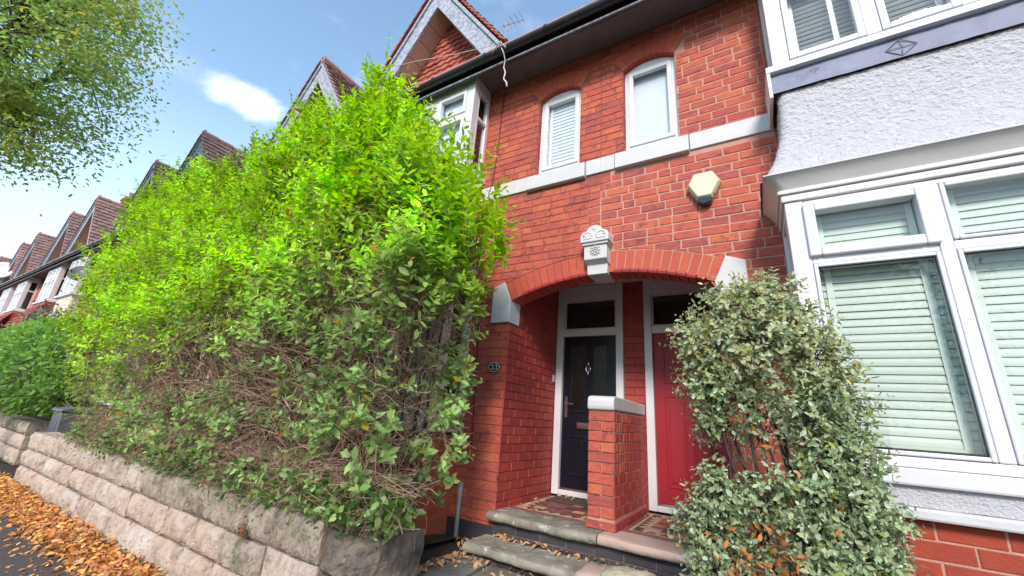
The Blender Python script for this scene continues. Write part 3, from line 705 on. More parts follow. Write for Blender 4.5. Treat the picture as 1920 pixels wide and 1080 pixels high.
# ------------------------------------------------------------------ the two near houses
def near_house(S, name, label, left):
    H = thing(name, label, 'house', (S.x(0), YW, 0))
    x0, x1 = sorted((S.x(0), S.x(1.52)))
    # openings
    pw, prise = .976, .195; zsp = 2.685
    pr = ring_excl(MID-pw, MID+pw, zsp, prise, .205)
    intr = arc_fun(MID-pw, MID+pw, zsp, prise)
    wa, wb = sorted((S.x(.245), S.x(.775)))
    wr = ring_excl(wa, wb, 5.225, .085, .215); wint = arc_fun(wa, wb, 5.225, .085)
    E_ = []
    E_.append((MID-pw, MID+pw, -1, lambda x: pr[2](x)+.004))
    wd = .75*(pr[1]-MID)+.25*pw
    E_.append((MID-(pr[1]-MID)+.02, pr[1]-.02, zsp-.02, lambda x: pr[2](x)+.004))
    ia, ib = sorted((S.x(.973), S.x(1.205))); E_.append((ia, ib, 2.45, lambda x: 2.845))
    E_.append((wa, wb, 4.0, lambda x: wr[2](x)+.004))
    E_.append((wr[0]+.03, wr[1]-.03, 5.20, lambda x: wr[2](x)+.004))
    E_.append((x0-1, x1+1, 3.985, lambda x: 4.168))                                  # string course
    ka, kb = MID-.125, MID+.125; E_.append((ka, kb, 2.7, lambda x: 3.2))
    light = (lambda x, z: (x > -.62 if z > 4.1 else x > -1.36+.11*math.sin(z*60) and not (z > 3.6 and x < -1.30+ (z-3.6)*.5)))
    def mf(x, z): return M_brick if (z > .75 or left) else M_brick
    def jf(x, z): return .0135 if light(x, z) else (.0075 if z > 2.9 else .0065)
    wall_b = MB()
    class MFun:
        zs = [i*.0838 for i in range(75)]
        def __call__(s, x, z): return 1 if light(x, z) else 0
    EX_m = [(MID-pw, MID+pw, -1, lambda x: intr(x)+.02), (wa, wb, 4.0, lambda x: wint(x)+.01)]
    column_wall(wall_b, x0, x1, .3, 5.66, EX_m, YW+.0045, 0, MFun())
    # solid backing that shuts the house, and the plain run of wall behind and beyond the bay
    wall = obj('wall', wall_b, [M_mort_d, M_mort_l], H)
    B = Bricks()
    fill_wall(B, x0, x1, .56 if left else .36, 5.66, E_, mf, jf, seed=11 if left else 23)
    # voussoirs of the porch arch, this house's half
    xm, zc = pr[3]; Ri, Ro, ang = pr[4], pr[5], pr[6]
    nv = 26; 
    for k in range(nv):
        gj = .0021 if not left else .0013; t0 = -ang+2*ang*k/nv+gj; t1 = -ang+2*ang*(k+1)/nv-gj
        tm = (t0+t1)/2
        if (tm < 0) != left: continue
        if abs(math.sin(tm)*Ri) < .07: continue
        P = [(xm+Ri*math.sin(t0), zc+Ri*math.cos(t0)), (xm+Ri*math.sin(t1), zc+Ri*math.cos(t1)), (xm+Ro*math.sin(t1), zc+Ro*math.cos(t1)), (xm+Ro*math.sin(t0), zc+Ro*math.cos(t0))]
        B.poly(P, YW-.002, YW+.22, M_vous)
    xm2, zc2 = wr[3]; n2 = 9
    for k in range(n2):
        t0 = -wr[6]+2*wr[6]*k/n2+.004; t1 = -wr[6]+2*wr[6]*(k+1)/n2-.004
        P = [(xm2+wr[4]*math.sin(t0), zc2+wr[4]*math.cos(t0)), (xm2+wr[4]*math.sin(t1), zc2+wr[4]*math.cos(t1)), (xm2+wr[5]*math.sin(t1), zc2+wr[5]*math.cos(t1)), (xm2+wr[5]*math.sin(t0), zc2+wr[5]*math.cos(t0))]
        P = [(a, min(bz, 5.655)) for a, bz in P]
        B.poly(P, YW-.003, YW+.10, M_vous)
    # porch reveal
    xr = S.x(pw); un = Vector((-S.s, 0, 0)); rn = random.Random(8)
    for k in range(4, 40):
        zb, zt = k*.0838, (k+1)*.0838
        if zt < .68 or zb > 3.2: continue
        y = YW+.001-(.11 if k % 2 else 0)
        while y < 4.70:
            a, b_ = max(y, YW+.0), min(y+.238, 4.70); y += .238
            if b_-a < .03: continue
            if a < YW+.235 and zb > 2.35: continue
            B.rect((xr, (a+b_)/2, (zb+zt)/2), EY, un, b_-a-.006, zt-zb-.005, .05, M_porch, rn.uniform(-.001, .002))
    # jambs inside the window reveal
    for xx, n_ in ((wa, 1), (wb, -1)):
        for k in range(49, 63):
            zb, zt = k*.0838, (k+1)*.0838
            if zt < 4.21 or zb > 5.23: continue
            B.rect((xx, YW+.055, (zb+zt)/2), EY, Vector((n_, 0, 0)), .10, .078, .03, M_brick, 0)
    if left:      # narrow pier between the two doors, and the reveal behind
        for k in range(4, 39):
            zb, zt = k*.0838, (k+1)*.0838
            if zt < .72 or zb > 3.16: continue
            if k % 2: B.rect((MID-.002, 4.705, (zb+zt)/2), EX, -EY, .235, .077, .03, M_porch)
            else:
                B.rect((MID-.061, 4.705, (zb+zt)/2), EX, -EY, .115, .077, .03, M_porch); B.rect((MID+.058, 4.705, (zb+zt)/2), EX, -EY, .115, .077, .03, M_porch)
    # bricks under the neighbour's bay (large in the picture)
    if not left:
        z0 = .27
        for k in range(0, 10):
            zb = z0+k*.0900; zt = zb+.0900; x = S.x(1.52)-(.13 if k % 2 else 0)
            while x < 2.1:
                ln = .245 if rn.random() < .85 else .125
                a, b_ = max(x, S.x(1.497)), x+ln; x += ln
                if b_-a > .03: B.rect(((a+b_)/2, 3.03, (zb+zt)/2), EX, -EY, b_-a-.012, zt-zb-.011, .012, M_brick_pier, rn.uniform(-.001, .002))
            y = 3.03+(.11 if k % 2 else 0)-.11
            while y < YW:
                a, b_ = max(y, 3.034), min(y+.238, YW); y += .238
                if b_-a > .03: B.rect((S.x(1.497), (a+b_)/2, (zb+zt)/2), EY, Vector((-1, 0, 0)), b_-a-.01, zt-zb-.009, .05, M_brick_pier)
    B.build(wall)
    # mortar behind reveals, porch box
    q = MB()
    q.box(xr+S.s*.006, xr+S.s*.05, YW+.006, 4.72, .3, 3.3)
    if left: q.box(MID-.115, MID+.118, 4.712, 4.9, .5, 3.25)
    for xx, n_ in ((wa, -1), (wb, 1)): q.box(xx+n_*.004, xx+n_*.03, YW+.006, YW+.3, 4.19, 5.24)
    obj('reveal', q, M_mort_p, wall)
    q = MB(); xa_, xb_ = sorted((S.x(0), S.x(pw+.05))); q.box(xa_, xb_, YW+.24, 4.9, 3.19, 3.22); obj('porch_ceiling', q, M_white, H)
    # back of the arch wall above the opening (plastered)
    q = MB(); n = 14
    xa_, xb_ = sorted((S.x(0), S.x(pw)))
    P = [(xa_+(xb_-xa_)*i/n, intr(xa_+(xb_-xa_)*i/n)+.004) for i in range(n+1)]
    q.prism(P+[(xb_, 3.188), (xa_, 3.188)], YW+.222, YW+.238); obj('arch_back', q, M_porch, wall)
    # moulded bricks along the arris of the arch
    am = thing_part = None
    t_in, t_out = .05, .335
    R0 = Ri; nseg = 9
    for k in range(nseg):
        a0 = t_in+(t_out-t_in)*k/nseg+.0015; a1 = t_in+(t_out-t_in)*(k+1)/nseg-.0015
        pts = [(xm+S.s*(R0+.004)*math.sin(a), YW+.0, zc+(R0+.004)*math.cos(a)) for a in (a0, (a0+a1)/2, a1)]
        q = MB(); q.tube(pts, .026, 8); obj('moulded_brick', q, M_porch, wall, smooth=False)
    # chamfer stop roll on the porch corner
    q = MB(); q.tube([(xr-S.s*-.0, YW+.0, .95), (xr, YW+.0, 1.0), (xr, YW, 2.28), (xr, YW+.0, 2.33)], [.004, .009, .009, .004], 8)
    obj('corner_roll', q, M_porch, wall, smooth=True)
    # plain wall beyond: behind the bay and out to the far party line
    q = MB(); xa_, xb_ = sorted((S.x(1.52), S.x(3.7))); q.box(xa_, xb_, YW, YW+.2, .2, 5.6); obj('wall', q, M_brick_far, H)
    q = MB(); xa_, xb_ = sorted((S.x(0), S.x(3.7))); q.box(xa_, xb_, 4.98, 5.1, .2, 5.7)
    q.box(S.x(pw)+S.s*.055, S.x(1.52), YW+.31, 4.97, .2, 5.58) 
    q.box(xa_, xb_, YW+.31, 4.9, 3.225, 3.3); obj('inner_wall', q, M_room, H)
    # string course and sill
    for a, b_ in ((x0, wa-.10), (wb+.085, x1)):
        if b_-a > .02: sbox('string_course', a, b_, YW-.016, YW+.03, 3.99, 4.165, M_white, H, .006)
    q = MB(); sx0, sx1 = wa-.085, wb+.08
    q.prism([(YW-.055, 3.968), (YW-.055, 4.135), (YW-.03, 4.15), (YW+.10, 4.20), (YW+.10, 3.99), (YW+.02, 3.968)], sx0, sx1, 'x'); obj('window_sill', q, M_white, H, bevel=.006)
    # little upper window with a curved head
    yf = YW+.065
    q = MB(); fw = .055
    q.box(wa, wa+fw, yf, yf+.06, 4.20, 5.235); q.box(wb-fw, wb, yf, yf+.06, 4.20, 5.235); q.box(wa+fw, wb-fw, yf, yf+.06, 4.20, 4.26)
    n = 10; P = [(wa+(wb-wa)*i/n, wint(wa+(wb-wa)*i/n)-.004) for i in range(n+1)]
    q.prism([(wa, 5.205)]+[(a, max(bz, 5.206)) for a, bz in P]+[(wb, 5.205)], yf+.001, yf+.058)
    w = obj('window', q, M_upvc if not left else M_upvc, H, bevel=.005)
    q = MB(); frame_rect(q, Side(0, 1), wa+fw-.012, wb-fw+.012, 4.248, 5.2, .048, yf-.018, yf+.03); obj('sash', q, M_upvc, w, bevel=.008)
    q = MB(); q.box(wa+fw+.03, wb-fw-.03, yf+.004, yf+.01, 4.29, 5.16); obj('pane', q, M_glass, w)
    q = MB(); q.box(wa+.02, wb-.02, yf+.075, yf+.08, 4.2, 5.25); obj('window_blind', q, M_curtain, w)  # on the right-hand house its tint stands in for reflected sky
    # impost block
    q = MB(); ux = lambda u: S.x(u)
    P = [(ux(1.205), 2.45), (ux(.971), 2.45), (ux(.971), 2.683), (ux(1.064), 2.897), (ux(1.205), 2.842)]
    q.prism(P, YW-.02, YW+.20); obj('impost_block', q, M_white, H, bevel=.008)
    # plinth
    q = MB(); q.box(S.x(pw-.004), S.x(1.52), YW-.022, YW+.05, .38, .565); obj('plinth', q, M_riser, H, bevel=.006)
    # door set
    fx0, fx1 = S.x(.122), S.x(.968)
    a, b_ = sorted((fx0, fx1)); y = 4.66
    q = MB(); q.box(a, a+.085, y, y+.12, .72, 3.19); q.box(b_-.085, b_, y, y+.12, .72, 3.19)
    q.box(a+.085, b_-.085, y, y+.12, 3.0, 3.19); q.box(a+.085, b_-.085, y+.004, y+.116, 2.535, 2.62); q.box(a+.085, b_-.085, y+.01, y+.11, .72, .775)
    q.box(a+.085, b_-.085, y-.012, y, 3.10, 3.18)
    D = obj('door_frame', q, M_upvc, H, bevel=.008)
    q = MB(); q.box(a+.086, b_-.086, y+.05, y+.056, 2.62, 3.0); obj('fanlight', q, M_glass, D)
    q = MB(); frame_rect(q, Side(0, 1), a+.087, b_-.087, 2.622, 2.998, .014, y+.03, y+.07); obj('fanlight_bead', q, M_upvc, D)
    da, db = a+.088, b_-.088; dm = M_navy if left else M_red
    q = MB(); q.box(da, db, y+.045, y+.09, .80, 2.533); 
    pw_ = (db-da); c1, c2 = da+pw_*.29, da+pw_*.71
    if left:
        # two tall glazed panels with raised surrounds above, two panels below
        for c in (c1, c2):
            frame_rect(q, Side(0, 1), c-.10, c+.10, 1.62, 2.43, .022, y+.034, y+.05); 
        for c in (c1, c2):
            frame_rect(q, Side(0, 1), c-.115, c+.115, .93, 1.36, .018, y+.036, y+.05); q.box(c-.07, c+.07, y+.038, y+.05, .98, 1.31)
    else:
        frame_rect(q, Side(0, 1), da+.10, da+pw_*.46, .95, 1.85, .016, y+.037, y+.05); q.box(da+.14, da+pw_*.42, y+.038, y+.05, 1.0, 1.8)
        frame_rect(q, Side(0, 1), da+pw_*.54, db-.10, .95, 1.85, .016, y+.037, y+.05); q.box(da+pw_*.58, db-.14, y+.038, y+.05, 1.0, 1.8)
        frame_rect(q, Side(0, 1), da+.10, db-.10, 1.98, 2.42, .016, y+.037, y+.05)
    d = obj('door', q, dm, H, bevel=.004)
    if left:
        for c in (c1, c2):
            q = MB(); q.box(c-.078, c+.078, y+.040, y+.044, 1.642, 2.408); obj('glass_panel', q, M_frost, d)
        kx = (da+db)/2
        q = MB(); q.lathe([(.008, -.012), (.03, -.006), (.03, .006), (.012, .02)], (kx, y+.03, 2.15), 'y', 12)
        q.tube([(kx, y+.025, 2.235), (kx, y+.02, 2.2), (kx, y+.012, 2.17)], [.006, .014, .012], 8)
        for sg in (-1, 1): q.tube([(kx+sg*.006, y+.016, 2.165), (kx+sg*.03, y+.01, 2.14), (kx+sg*.026, y+.006, 2.11), (kx, y+.006, 2.09)], .006, 6)
        q.tube([(kx, y+.006, 2.095), (kx, y+.01, 2.065), (kx, y+.02, 2.045)], [.012, .010, .004], 8)
        obj('door_knocker', q, M_steel, d, smooth=True)
        q = MB(); q.box(kx-.14, kx+.14, y+.026, y+.034, 1.445, 1.51); q.box(kx-.125, kx+.125, y+.018, y+.026, 1.458, 1.497); obj('letterbox', q, M_steel, d, bevel=.004)
        hx = da+.055
        q = MB(); q.box(hx-.016, hx+.016, y+.030, y+.036, 1.56, 1.80); q.tube([(hx, y+.03, 1.72), (hx, y-.012, 1.72), (hx+.03, y-.018, 1.72), (hx+.115, y-.016, 1.715)], .009, 8); obj('door_handle', q, M_steel, d, smooth=False)
    q = MB(); q.box(da, db, y+.02, y+.09, .777, .798); obj('threshold', q, M_steel, D)
    # hall behind the glass
    q = MB(); q.box(da-.05, db+.05, 4.93, 4.97, .7, 3.2); obj('hall', q, M_room, H)
    # bays, gable, eaves
    if left:
        upper_bay(H, S, True, M_cream if False else M_upvc, None)
        flared_panel(H, S, 1.60, 3.06, 3.2, 4.233, 3.215, .2, M_rough_c)
        lower_bay(H, S, True, M_cream, None, None)
        sbox('bay_base', S.x(1.497), S.x(3.43), 3.03, YW, .3, 1.3, M_brick_far, H)
        # curtains behind the upper bay glass
        q = MB(); S.box(q, 1.66, 3.02, 3.24, 3.244, 4.34, 5.5); obj('window_blind', q, M_curtain, H)
        q = MB(); S.box(q, 1.58, 3.34, 3.12, 3.124, 1.42, 3.02); obj('net_curtain', q, M_curtain, H)
        gable(H, S, True, M_hung, M_hung)
    else:
        upper_bay(H, S, True, M_upvc, None)
        flared_panel(H, S, 1.542, 3.12, 3.152, 4.052, 3.214, .195, M_rough, 260, 150, .010, power=2.6)
        lower_bay(H, S, True, M_upvc, None, None)
        q = MB(); q.box(S.x(1.503), S.x(3.41), 3.035, YW, .2, 1.17); obj('bay_base', q, M_mort_l, H)
        flared_panel(H, S, 1.462, 3.46, 3.0, 1.323, 1.228, .0, M_rough, 120, 10, .004, name='rough_band')
        three_sided(H, S, 1.435, 3.49, 2.962, 1.172, 1.226, M_white, 'bay_plinth_lip', .012)
        # lead apron, crinkled, with welded patches
        q = MB(); nx = 90; V = []
        for j in range(9):
            s = j/8; z = 4.233-.183*s
            for i in range(nx+1):
                u = 1.50+1.66*i/nx
                V.append((S.x(u), 3.136-.012*s+.004*nz3(u*5, z*9, 1)+.002*nz3(u*20, z*30, 4), z+(.006*nz3(u*3, 0, 7) if j == 8 else 0)))
        q.add(V, [(j*(nx+1)+i, j*(nx+1)+i+1, (j+1)*(nx+1)+i+1, (j+1)*(nx+1)+i) for j in range(8) for i in range(nx)])
        q.box(S.x(1.497), S.x(1.502), 3.13, YW-.001, 4.05, 4.233)
        la = obj('lead_apron', q, M_lead, H, smooth=True)
        for ux_, zz, sz in ((2.27, 4.135, .072), (1.79, 4.17, .025)):
            q = MB(); cx, cz = S.x(ux_), zz; yq = 3.126
            ring = [(cx-sz*1.15, cz), (cx, cz-sz), (cx+sz*1.15, cz), (cx, cz+sz)]
            for i in range(4):
                a_, c_ = ring[i], ring[(i+1) % 4]; q.tube([(a_[0], yq, a_[1]), (c_[0], yq-.002, c_[1])], sz*.04, 5)
            for i in range(4): q.tube([(ring[i][0], yq, ring[i][1]), ((ring[i][0]+cx)/2, yq-.004, (ring[i][1]+cz)/2), (cx+.01, yq, cz)], sz*.03, 5)
            obj('lead_patch', q, M_lead, la)
        gable(H, S, False, M_hung, M_hung)
    eaves(H, S, 3.7, M_tile)
    return H
LS, RS = Side(MID, -1), Side(MID, 1)
H33 = near_house(LS, 'terraced_house', 'red brick terraced house with the navy front door and tile-hung gable behind the tall hedge', True)
H35 = near_house(RS, 'terraced_house', 'red brick terraced house with the crimson front door and white roughcast bay', False)
# keystone over the shared arch (carved, painted)
ks = MB(); c = MID-.012
ks.prism([(c-.095, 2.85), (c+.095, 2.85), (c+.105, 2.99), (c-.105, 2.99)], YW-.055, YW+.23)
K = obj('keystone', ks, M_white, H33, bevel=.006)
ks = MB(); ks.prism([(YW-.115, 2.985), (YW-.115, 3.15), (YW, 3.15), (YW, 2.945), (YW-.05, 2.945)], c-.112, c+.112, 'x'); obj('keystone_block', ks, M_white, K, bevel=.006)
ks = MB(); P = [(c-.14, 3.15), (c+.14, 3.15)]; n = 18
prof = [(.14, 3.205), (.135, 3.235), (.115, 3.255), (.085, 3.262), (.07, 3.285), (.045, 3.31), (.02, 3.32)]
P += [(c+a, z) for a, z in prof]+[(c-a, z) for a, z in reversed(prof)]
ks.prism(P, YW-.15, YW+.0); ks.box(c-.128, c+.128, YW-.135, YW, 3.125, 3.149); obj('keystone_cap', ks, M_white, K, bevel=.008)
ks = MB()
for i in range(8):
    t = 2*math.pi*i/8; ks.lathe([(.001, -.012), (.012, -.009), (.016, 0)], (c+.036*math.cos(t), YW-.115, 3.07+.036*math.sin(t)), 'y', 8)
for i in range(5):
    t = 2*math.pi*i/5+.3; ks.lathe([(.001, -.014), (.009, -.01), (.013, 0)], (c+.015*math.cos(t), YW-.115, 3.07+.015*math.sin(t)), 'y', 8)
ks.tube([(c+.054*math.cos(t*math.pi/10), YW-.116, 3.07+.054*math.sin(t*math.pi/10)) for t in range(21)], .004, 5)
obj('carved_rosette', ks, M_white, K, smooth=True)
ks = MB()
for sg in (-1, 1):
    ks.tube([(c+sg*(.02+.05*(1-math.cos(t*.3))*.9), YW-.152, 3.205+.045*math.sin(t*.3)) for t in range(0, 10)], .0045, 5)
    ks.tube([(c+sg*(.02+.085*t/6), YW-.152, 3.185+.006*math.sin(t*2)) for t in range(7)], .004, 5)
    ks.tube([(c+sg*.085, YW-.152, 3.21), (c+sg*.11, YW-.152, 3.225), (c+sg*.105, YW-.152, 3.20)], .004, 5)
ks.tube([(c, YW-.152, 3.255), (c, YW-.152, 3.30)], .0035, 4); ks.tube([(c-.018, YW-.152, 3.277), (c+.018, YW-.152, 3.277)], .0035, 4)
obj('carved_scroll', ks, M_cornice, K, smooth=True)

# ------------------------------------------------------------------ dwarf wall between the two porches
dw = thing('dwarf_wall', 'low brick wall with a white coping between the two front doors', 'wall', (MID-.01, 4.1, .70))
q = MB(); q.box(MID-.122, MID+.102, 3.585, 4.655, .69, 1.615); core = obj('mortar_core', q, M_mort_l, dw)
B = Bricks(); rn = random.Random(9)
for k in range(11):
    zb = .70+k*.0832; zt = zb+.0832; m = M_brick
    pr_ = .012 if k == 0 else 0
    if k == 0: zt -= .02
    if k % 2 == 0: B.rect((MID-.01, 3.572-pr_, (zb+zt)/2), EX, -EY, .224+2*pr_, zt-zb-.007, .1, m)
    else:
        for s_ in (-1, 1): B.rect((MID-.01+s_*.0565, 3.572, (zb+zt)/2), EX, -EY, .105, zt-zb-.008, .1, m)
    for sx, n_ in ((MID+.106+pr_, 1), (MID-.126-pr_, -1)):
        y = 3.576-(0 if k % 2 else .12)
        while y < 4.655:
            ln = .238 if (y > 4.2 or k < 5) else (.075 if rn.random() < .7 else .12)
            a, b_ = max(y, 3.576), min(y+ln, 4.655); y += ln
            if b_-a > .02: B.rect((sx, (a+b_)/2, (zb+zt)/2), EY, Vector((n_, 0, 0)), b_-a-.007, zt-zb-.007, .05, M_brick if a < 3.95 and k > 4 else M_porch, rn.uniform(-.001, .001))
B.build(dw)
q = MB(); q.prism([(3.552, 1.628), (3.545, 1.66), (3.548, 1.715), (3.57, 1.742), (3.62, 1.75), (4.655, 1.745), (4.655, 1.632)], MID-.128, MID+.112, 'x'); obj('coping', q, M_white, dw, bevel=.012)
q = MB(); q.box(MID-.119, MID+.10, 3.58, 4.65, 1.612, 1.63); obj('mortar_bed', q, M_mort_l, dw)

# ------------------------------------------------------------------ steps and porch floors
def stone_slab(name, label, x0, x1, yf, yb, zb, zt, m, seed):
    b = MB(); r = (zt-zb)/2; nx = 26; V = []; prof = []
    for k in range(9):
        t = -math.pi/2+math.pi*k/8; prof.append((yf+r-r*math.cos(t), (zb+zt)/2+r*math.sin(t)))
    prof.append((yb, zt)); prof.append((yb, zb)); n = len(prof)
    for i in range(nx+1):
        x = x0+(x1-x0)*i/nx; e = 1-.10*(abs(2*i/nx-1)**10)
        for k, (y, z) in enumerate(prof):
            d = .012*nz3(x*5+seed, z*9, y*4)+.006*nz3(x*17, z*20+seed, 2)
            wear = -.012*math.exp(-((x-(x0+x1)/2)/.3)**2) if k in (7, 8, 9) else 0
            yy = y+(d if k < 9 else 0); zz = (zb+zt)/2+(z-(zb+zt)/2)*e+d*.5+wear
            V.append((x, yy, zz))
    F = [(i*n+k, i*n+(k+1) % n, (i+1)*n+(k+1) % n, (i+1)*n+k) for i in range(nx) for k in range(n)]+[tuple(range(n)), tuple(nx*n+k for k in reversed(range(n)))]
    b.add(V, F); return tag(obj(name, b, m, None, smooth=False), label, 'step')
stone_slab('doorstep', 'worn grey stone doorstep with lichened edge below the navy door', -2.21, -1.195, 3.40, 3.70, .618, .702, M_step, 1)
stone_slab('doorstep', 'pinkish stone doorstep below the crimson door, partly behind the shrub', -1.185, -.22, 3.40, 3.70, .622, .702, M_step2, 5)
stone_slab('stone_step', 'lower long greenish stone step nearest the path', -2.24, -1.08, 3.13, 3.47, .425, .502, M_step, 9)
def riser(label, x0, x1, y, z0, z1, rows, seed, loc):
    t = thing('step_riser', label, 'brick riser', loc)
    q = MB(); q.box(x0, x1, y+.008, y+.25, z0, z1); core = obj('mortar_core', q, M_soffit_d, t); B = Bricks(); rn = random.Random(seed)
    h = (z1-z0)/rows
    for k in range(rows):
        x = x0-(.11 if k % 2 else 0)
        while x < x1:
            a, b_ = max(x, x0), min(x+.235, x1); x += .235
            if b_-a > .02: B.rect(((a+b_)/2, y, z0+(k+.5)*h), EX, -EY, b_-a-.007, h-.007, .06, M_riser, rn.uniform(-.003, .003))
    B.build(t)
riser('dark blue brick riser under the two doorsteps', -2.18, -.20, 3.475, .36, .62, 3, 2, (-1.2, 3.5, .36))
riser('dark brick riser under the lower stone step', -2.19, -1.1, 3.19, .36, .43, 1, 3, (-1.6, 3.2, .36))
def porch_floor(name, label, x0, x1, y0, y1, z, left):
    t = thing(name, label, 'tiled floor', ((x0+x1)/2, (y0+y1)/2, z))
    q = MB(); q.box(x0, x1, y0, y1, z-.2, z-.004); bed = obj('mortar_bed', q, M_joint, t)
    rn = random.Random(3 if left else 6)
    def til(P, m):
        cx = sum(p[0] for p in P)/len(P); cy = sum(p[1] for p in P)/len(P)
        q = MB(); q.prism([(cx+(a-cx)*.965, cy+(b_-cy)*.965) for a, b_ in P], z-.01, z+rn.uniform(-.0006, .0012), 'z'); obj('tile', q, m, t)
    def strip(xa, xb, ya, yb, m, along, ln):
        if along == 'x':
            n = max(1, round((xb-xa)/ln))
            for i in range(n): til([(xa+(xb-xa)*i/n, ya), (xa+(xb-xa)*(i+1)/n, ya), (xa+(xb-xa)*(i+1)/n, yb), (xa+(xb-xa)*i/n, yb)], m)
        else:
            n = max(1, round((yb-ya)/ln))
            for i in range(n): til([(xa, ya+(yb-ya)*i/n), (xb, ya+(yb-ya)*i/n), (xb, ya+(yb-ya)*(i+1)/n), (xa, ya+(yb-ya)*(i+1)/n)], m)
    def ringf(d, w, m, ln):
        strip(x0+d, x1-d, y0+d, y0+d+w, m, 'x', ln); strip(x0+d, x1-d, y1-d-w, y1-d, m, 'x', ln)
        strip(x0+d, x0+d+w, y0+d+w, y1-d-w, m, 'y', ln); strip(x1-d-w, x1-d, y0+d+w, y1-d-w, m, 'y', ln)
    def tri(d, w, m1, m2, ln):
        for (ax, ay, dx, dy, L_, nx_, ny_) in ((x0+d, y0+d, 1, 0, x1-x0-2*d, 0, 1), (x0+d, y1-d-w, 1, 0, x1-x0-2*d, 0, 1), (x0+d, y0+d+w, 0, 1, y1-y0-2*d-2*w, 1, 0), (x1-d-w, y0+d+w, 0, 1, y1-y0-2*d-2*w, 1, 0)):
            n = max(2, round(L_/ln)); s = L_/n
            for i in range(n):
                p = lambda u, v: (ax+dx*u+nx_*v, ay+dy*u+ny_*v)
                til([p(i*s, 0), p((i+1)*s, 0), p((i+.5)*s, w)], m1)
                if i < n-1: til([p((i+.5)*s, w), p((i+1)*s, 0), p((i+1.5)*s, w)], m2)
    ringf(0, .045, M_tred, .15); ringf(.045, .026, M_tbuff, .15)
    tri(.071, .075, M_tbuff if left else M_tblk, M_tblk if left else M_tbuff, .105); ringf(.146, .026, M_tbuff if not left else M_tred, .15)
    d = .172; s = .106; xa, xb, ya, yb = x0+d, x1-d, y0+d, y1-d
    nx = max(1, round((xb-xa)/s)); ny = max(1, round((yb-ya)/s)); sx, sy = (xb-xa)/nx, (yb-ya)/ny
    for i in range(nx):
        for j in range(ny):
            m = M_tred if (i+j) % 2 else (M_tbuff if (i*3+j) % 5 == 0 else M_tblk if (i+2*j) % 3 == 0 else (M_tred if left else M_torg))
            til([(xa+i*sx, ya+j*sy), (xa+(i+1)*sx, ya+j*sy), (xa+(i+1)*sx, ya+(j+1)*sy), (xa+i*sx, ya+(j+1)*sy)], m)
porch_floor('porch_floor', 'geometric tiled porch floor in front of the navy door', -2.165, -1.345, 3.69, 4.65, .706, True)
porch_floor('porch_floor', 'geometric tiled porch floor in front of the crimson door', -1.085, -.245, 3.69, 4.65, .706, False)
# skirting of grey cement along the reveal, mat
q = MB(); q.box(-2.06, -1.42, 4.30, 4.62, .709, .722); tag(obj('doormat', q, M_mat_, None, bevel=.004), 'dark coir doormat in front of the navy door', 'doormat')

# ------------------------------------------------------------------ blinds of the right-hand house
def blind(label, x0, x1, y, z0, z1, gauge, tilt, wid, m, tapes, name='venetian_blind', group=None):
    t = thing(name, label, 'blind', ((x0+x1)/2, y, z1), group)
    sbox('head_rail', x0, x1, y-.02, y+.02, z1-.03, z1, m, t)
    z = z1-.05; me = None; q = MB(); h = wid/2; c, s = math.cos(tilt), math.sin(tilt)
    V = []; 
    for k, a in enumerate((-1, -.5, 0, .5, 1)):
        bow = .004*(1-a*a); V += [(0, a*h*c-bow*s, a*h*s+bow*c), (1, a*h*c-bow*s, a*h*s+bow*c)]
    q.add(V, [(2*i, 2*i+1, 2*i+3, 2*i+2) for i in range(4)]); me = q.mesh('slat', m, True)
    rn = random.Random(int(x0*100))
    while z > z0+.03:
        o = link('slat', me, t); o.location = (x0, y, z); o.scale = (x1-x0, 1, 1); o.rotation_euler = (rn.uniform(-.04, .04), rn.uniform(-.0015, .0015), 0); z -= gauge
    sbox('bottom_rail', x0, x1, y-.018, y+.018, z0, z0+.018, m, t)
    for f in tapes:
        xc = x0+(x1-x0)*f; sbox('ladder_tape', xc-.017, xc+.017, y-wid*.5*abs(c)-.006, y-wid*.5*abs(c)-.004, z0, z1-.03, M_tape, t)
blind('pale green slatted blind in the left light of the lower bay', .375, .975, 3.125, 1.50, 3.02, .0475, R(77), .054, M_blind, (.11, .86))
blind('pale green slatted blind in the middle light of the lower bay', .995, 1.60, 3.125, 1.50, 3.02, .0475, R(77), .054, M_blind, (.14, .86))
blind('pale green slatted blind in the far right light of the lower bay', 1.63, 2.18, 3.125, 1.50, 3.02, .0475, R(77), .054, M_blind, (.14, .86))
blind('open white slatted blind in the left light of the upper bay', .47, .93, 3.27, 4.35, 5.50, .046, R(14), .05, M_blindw, (.10, .66))
blind('open white slatted blind in the middle light of the upper bay', .985, 1.44, 3.27, 4.35, 5.50, .046, R(14), .05, M_blindw, (.14, .80))

blind('white slatted blind behind the small curved-top window left of the party line', -1.915, -1.485, 3.62, 4.24, 5.19, .047, R(80), .052, M_curtain, (.12, .88))
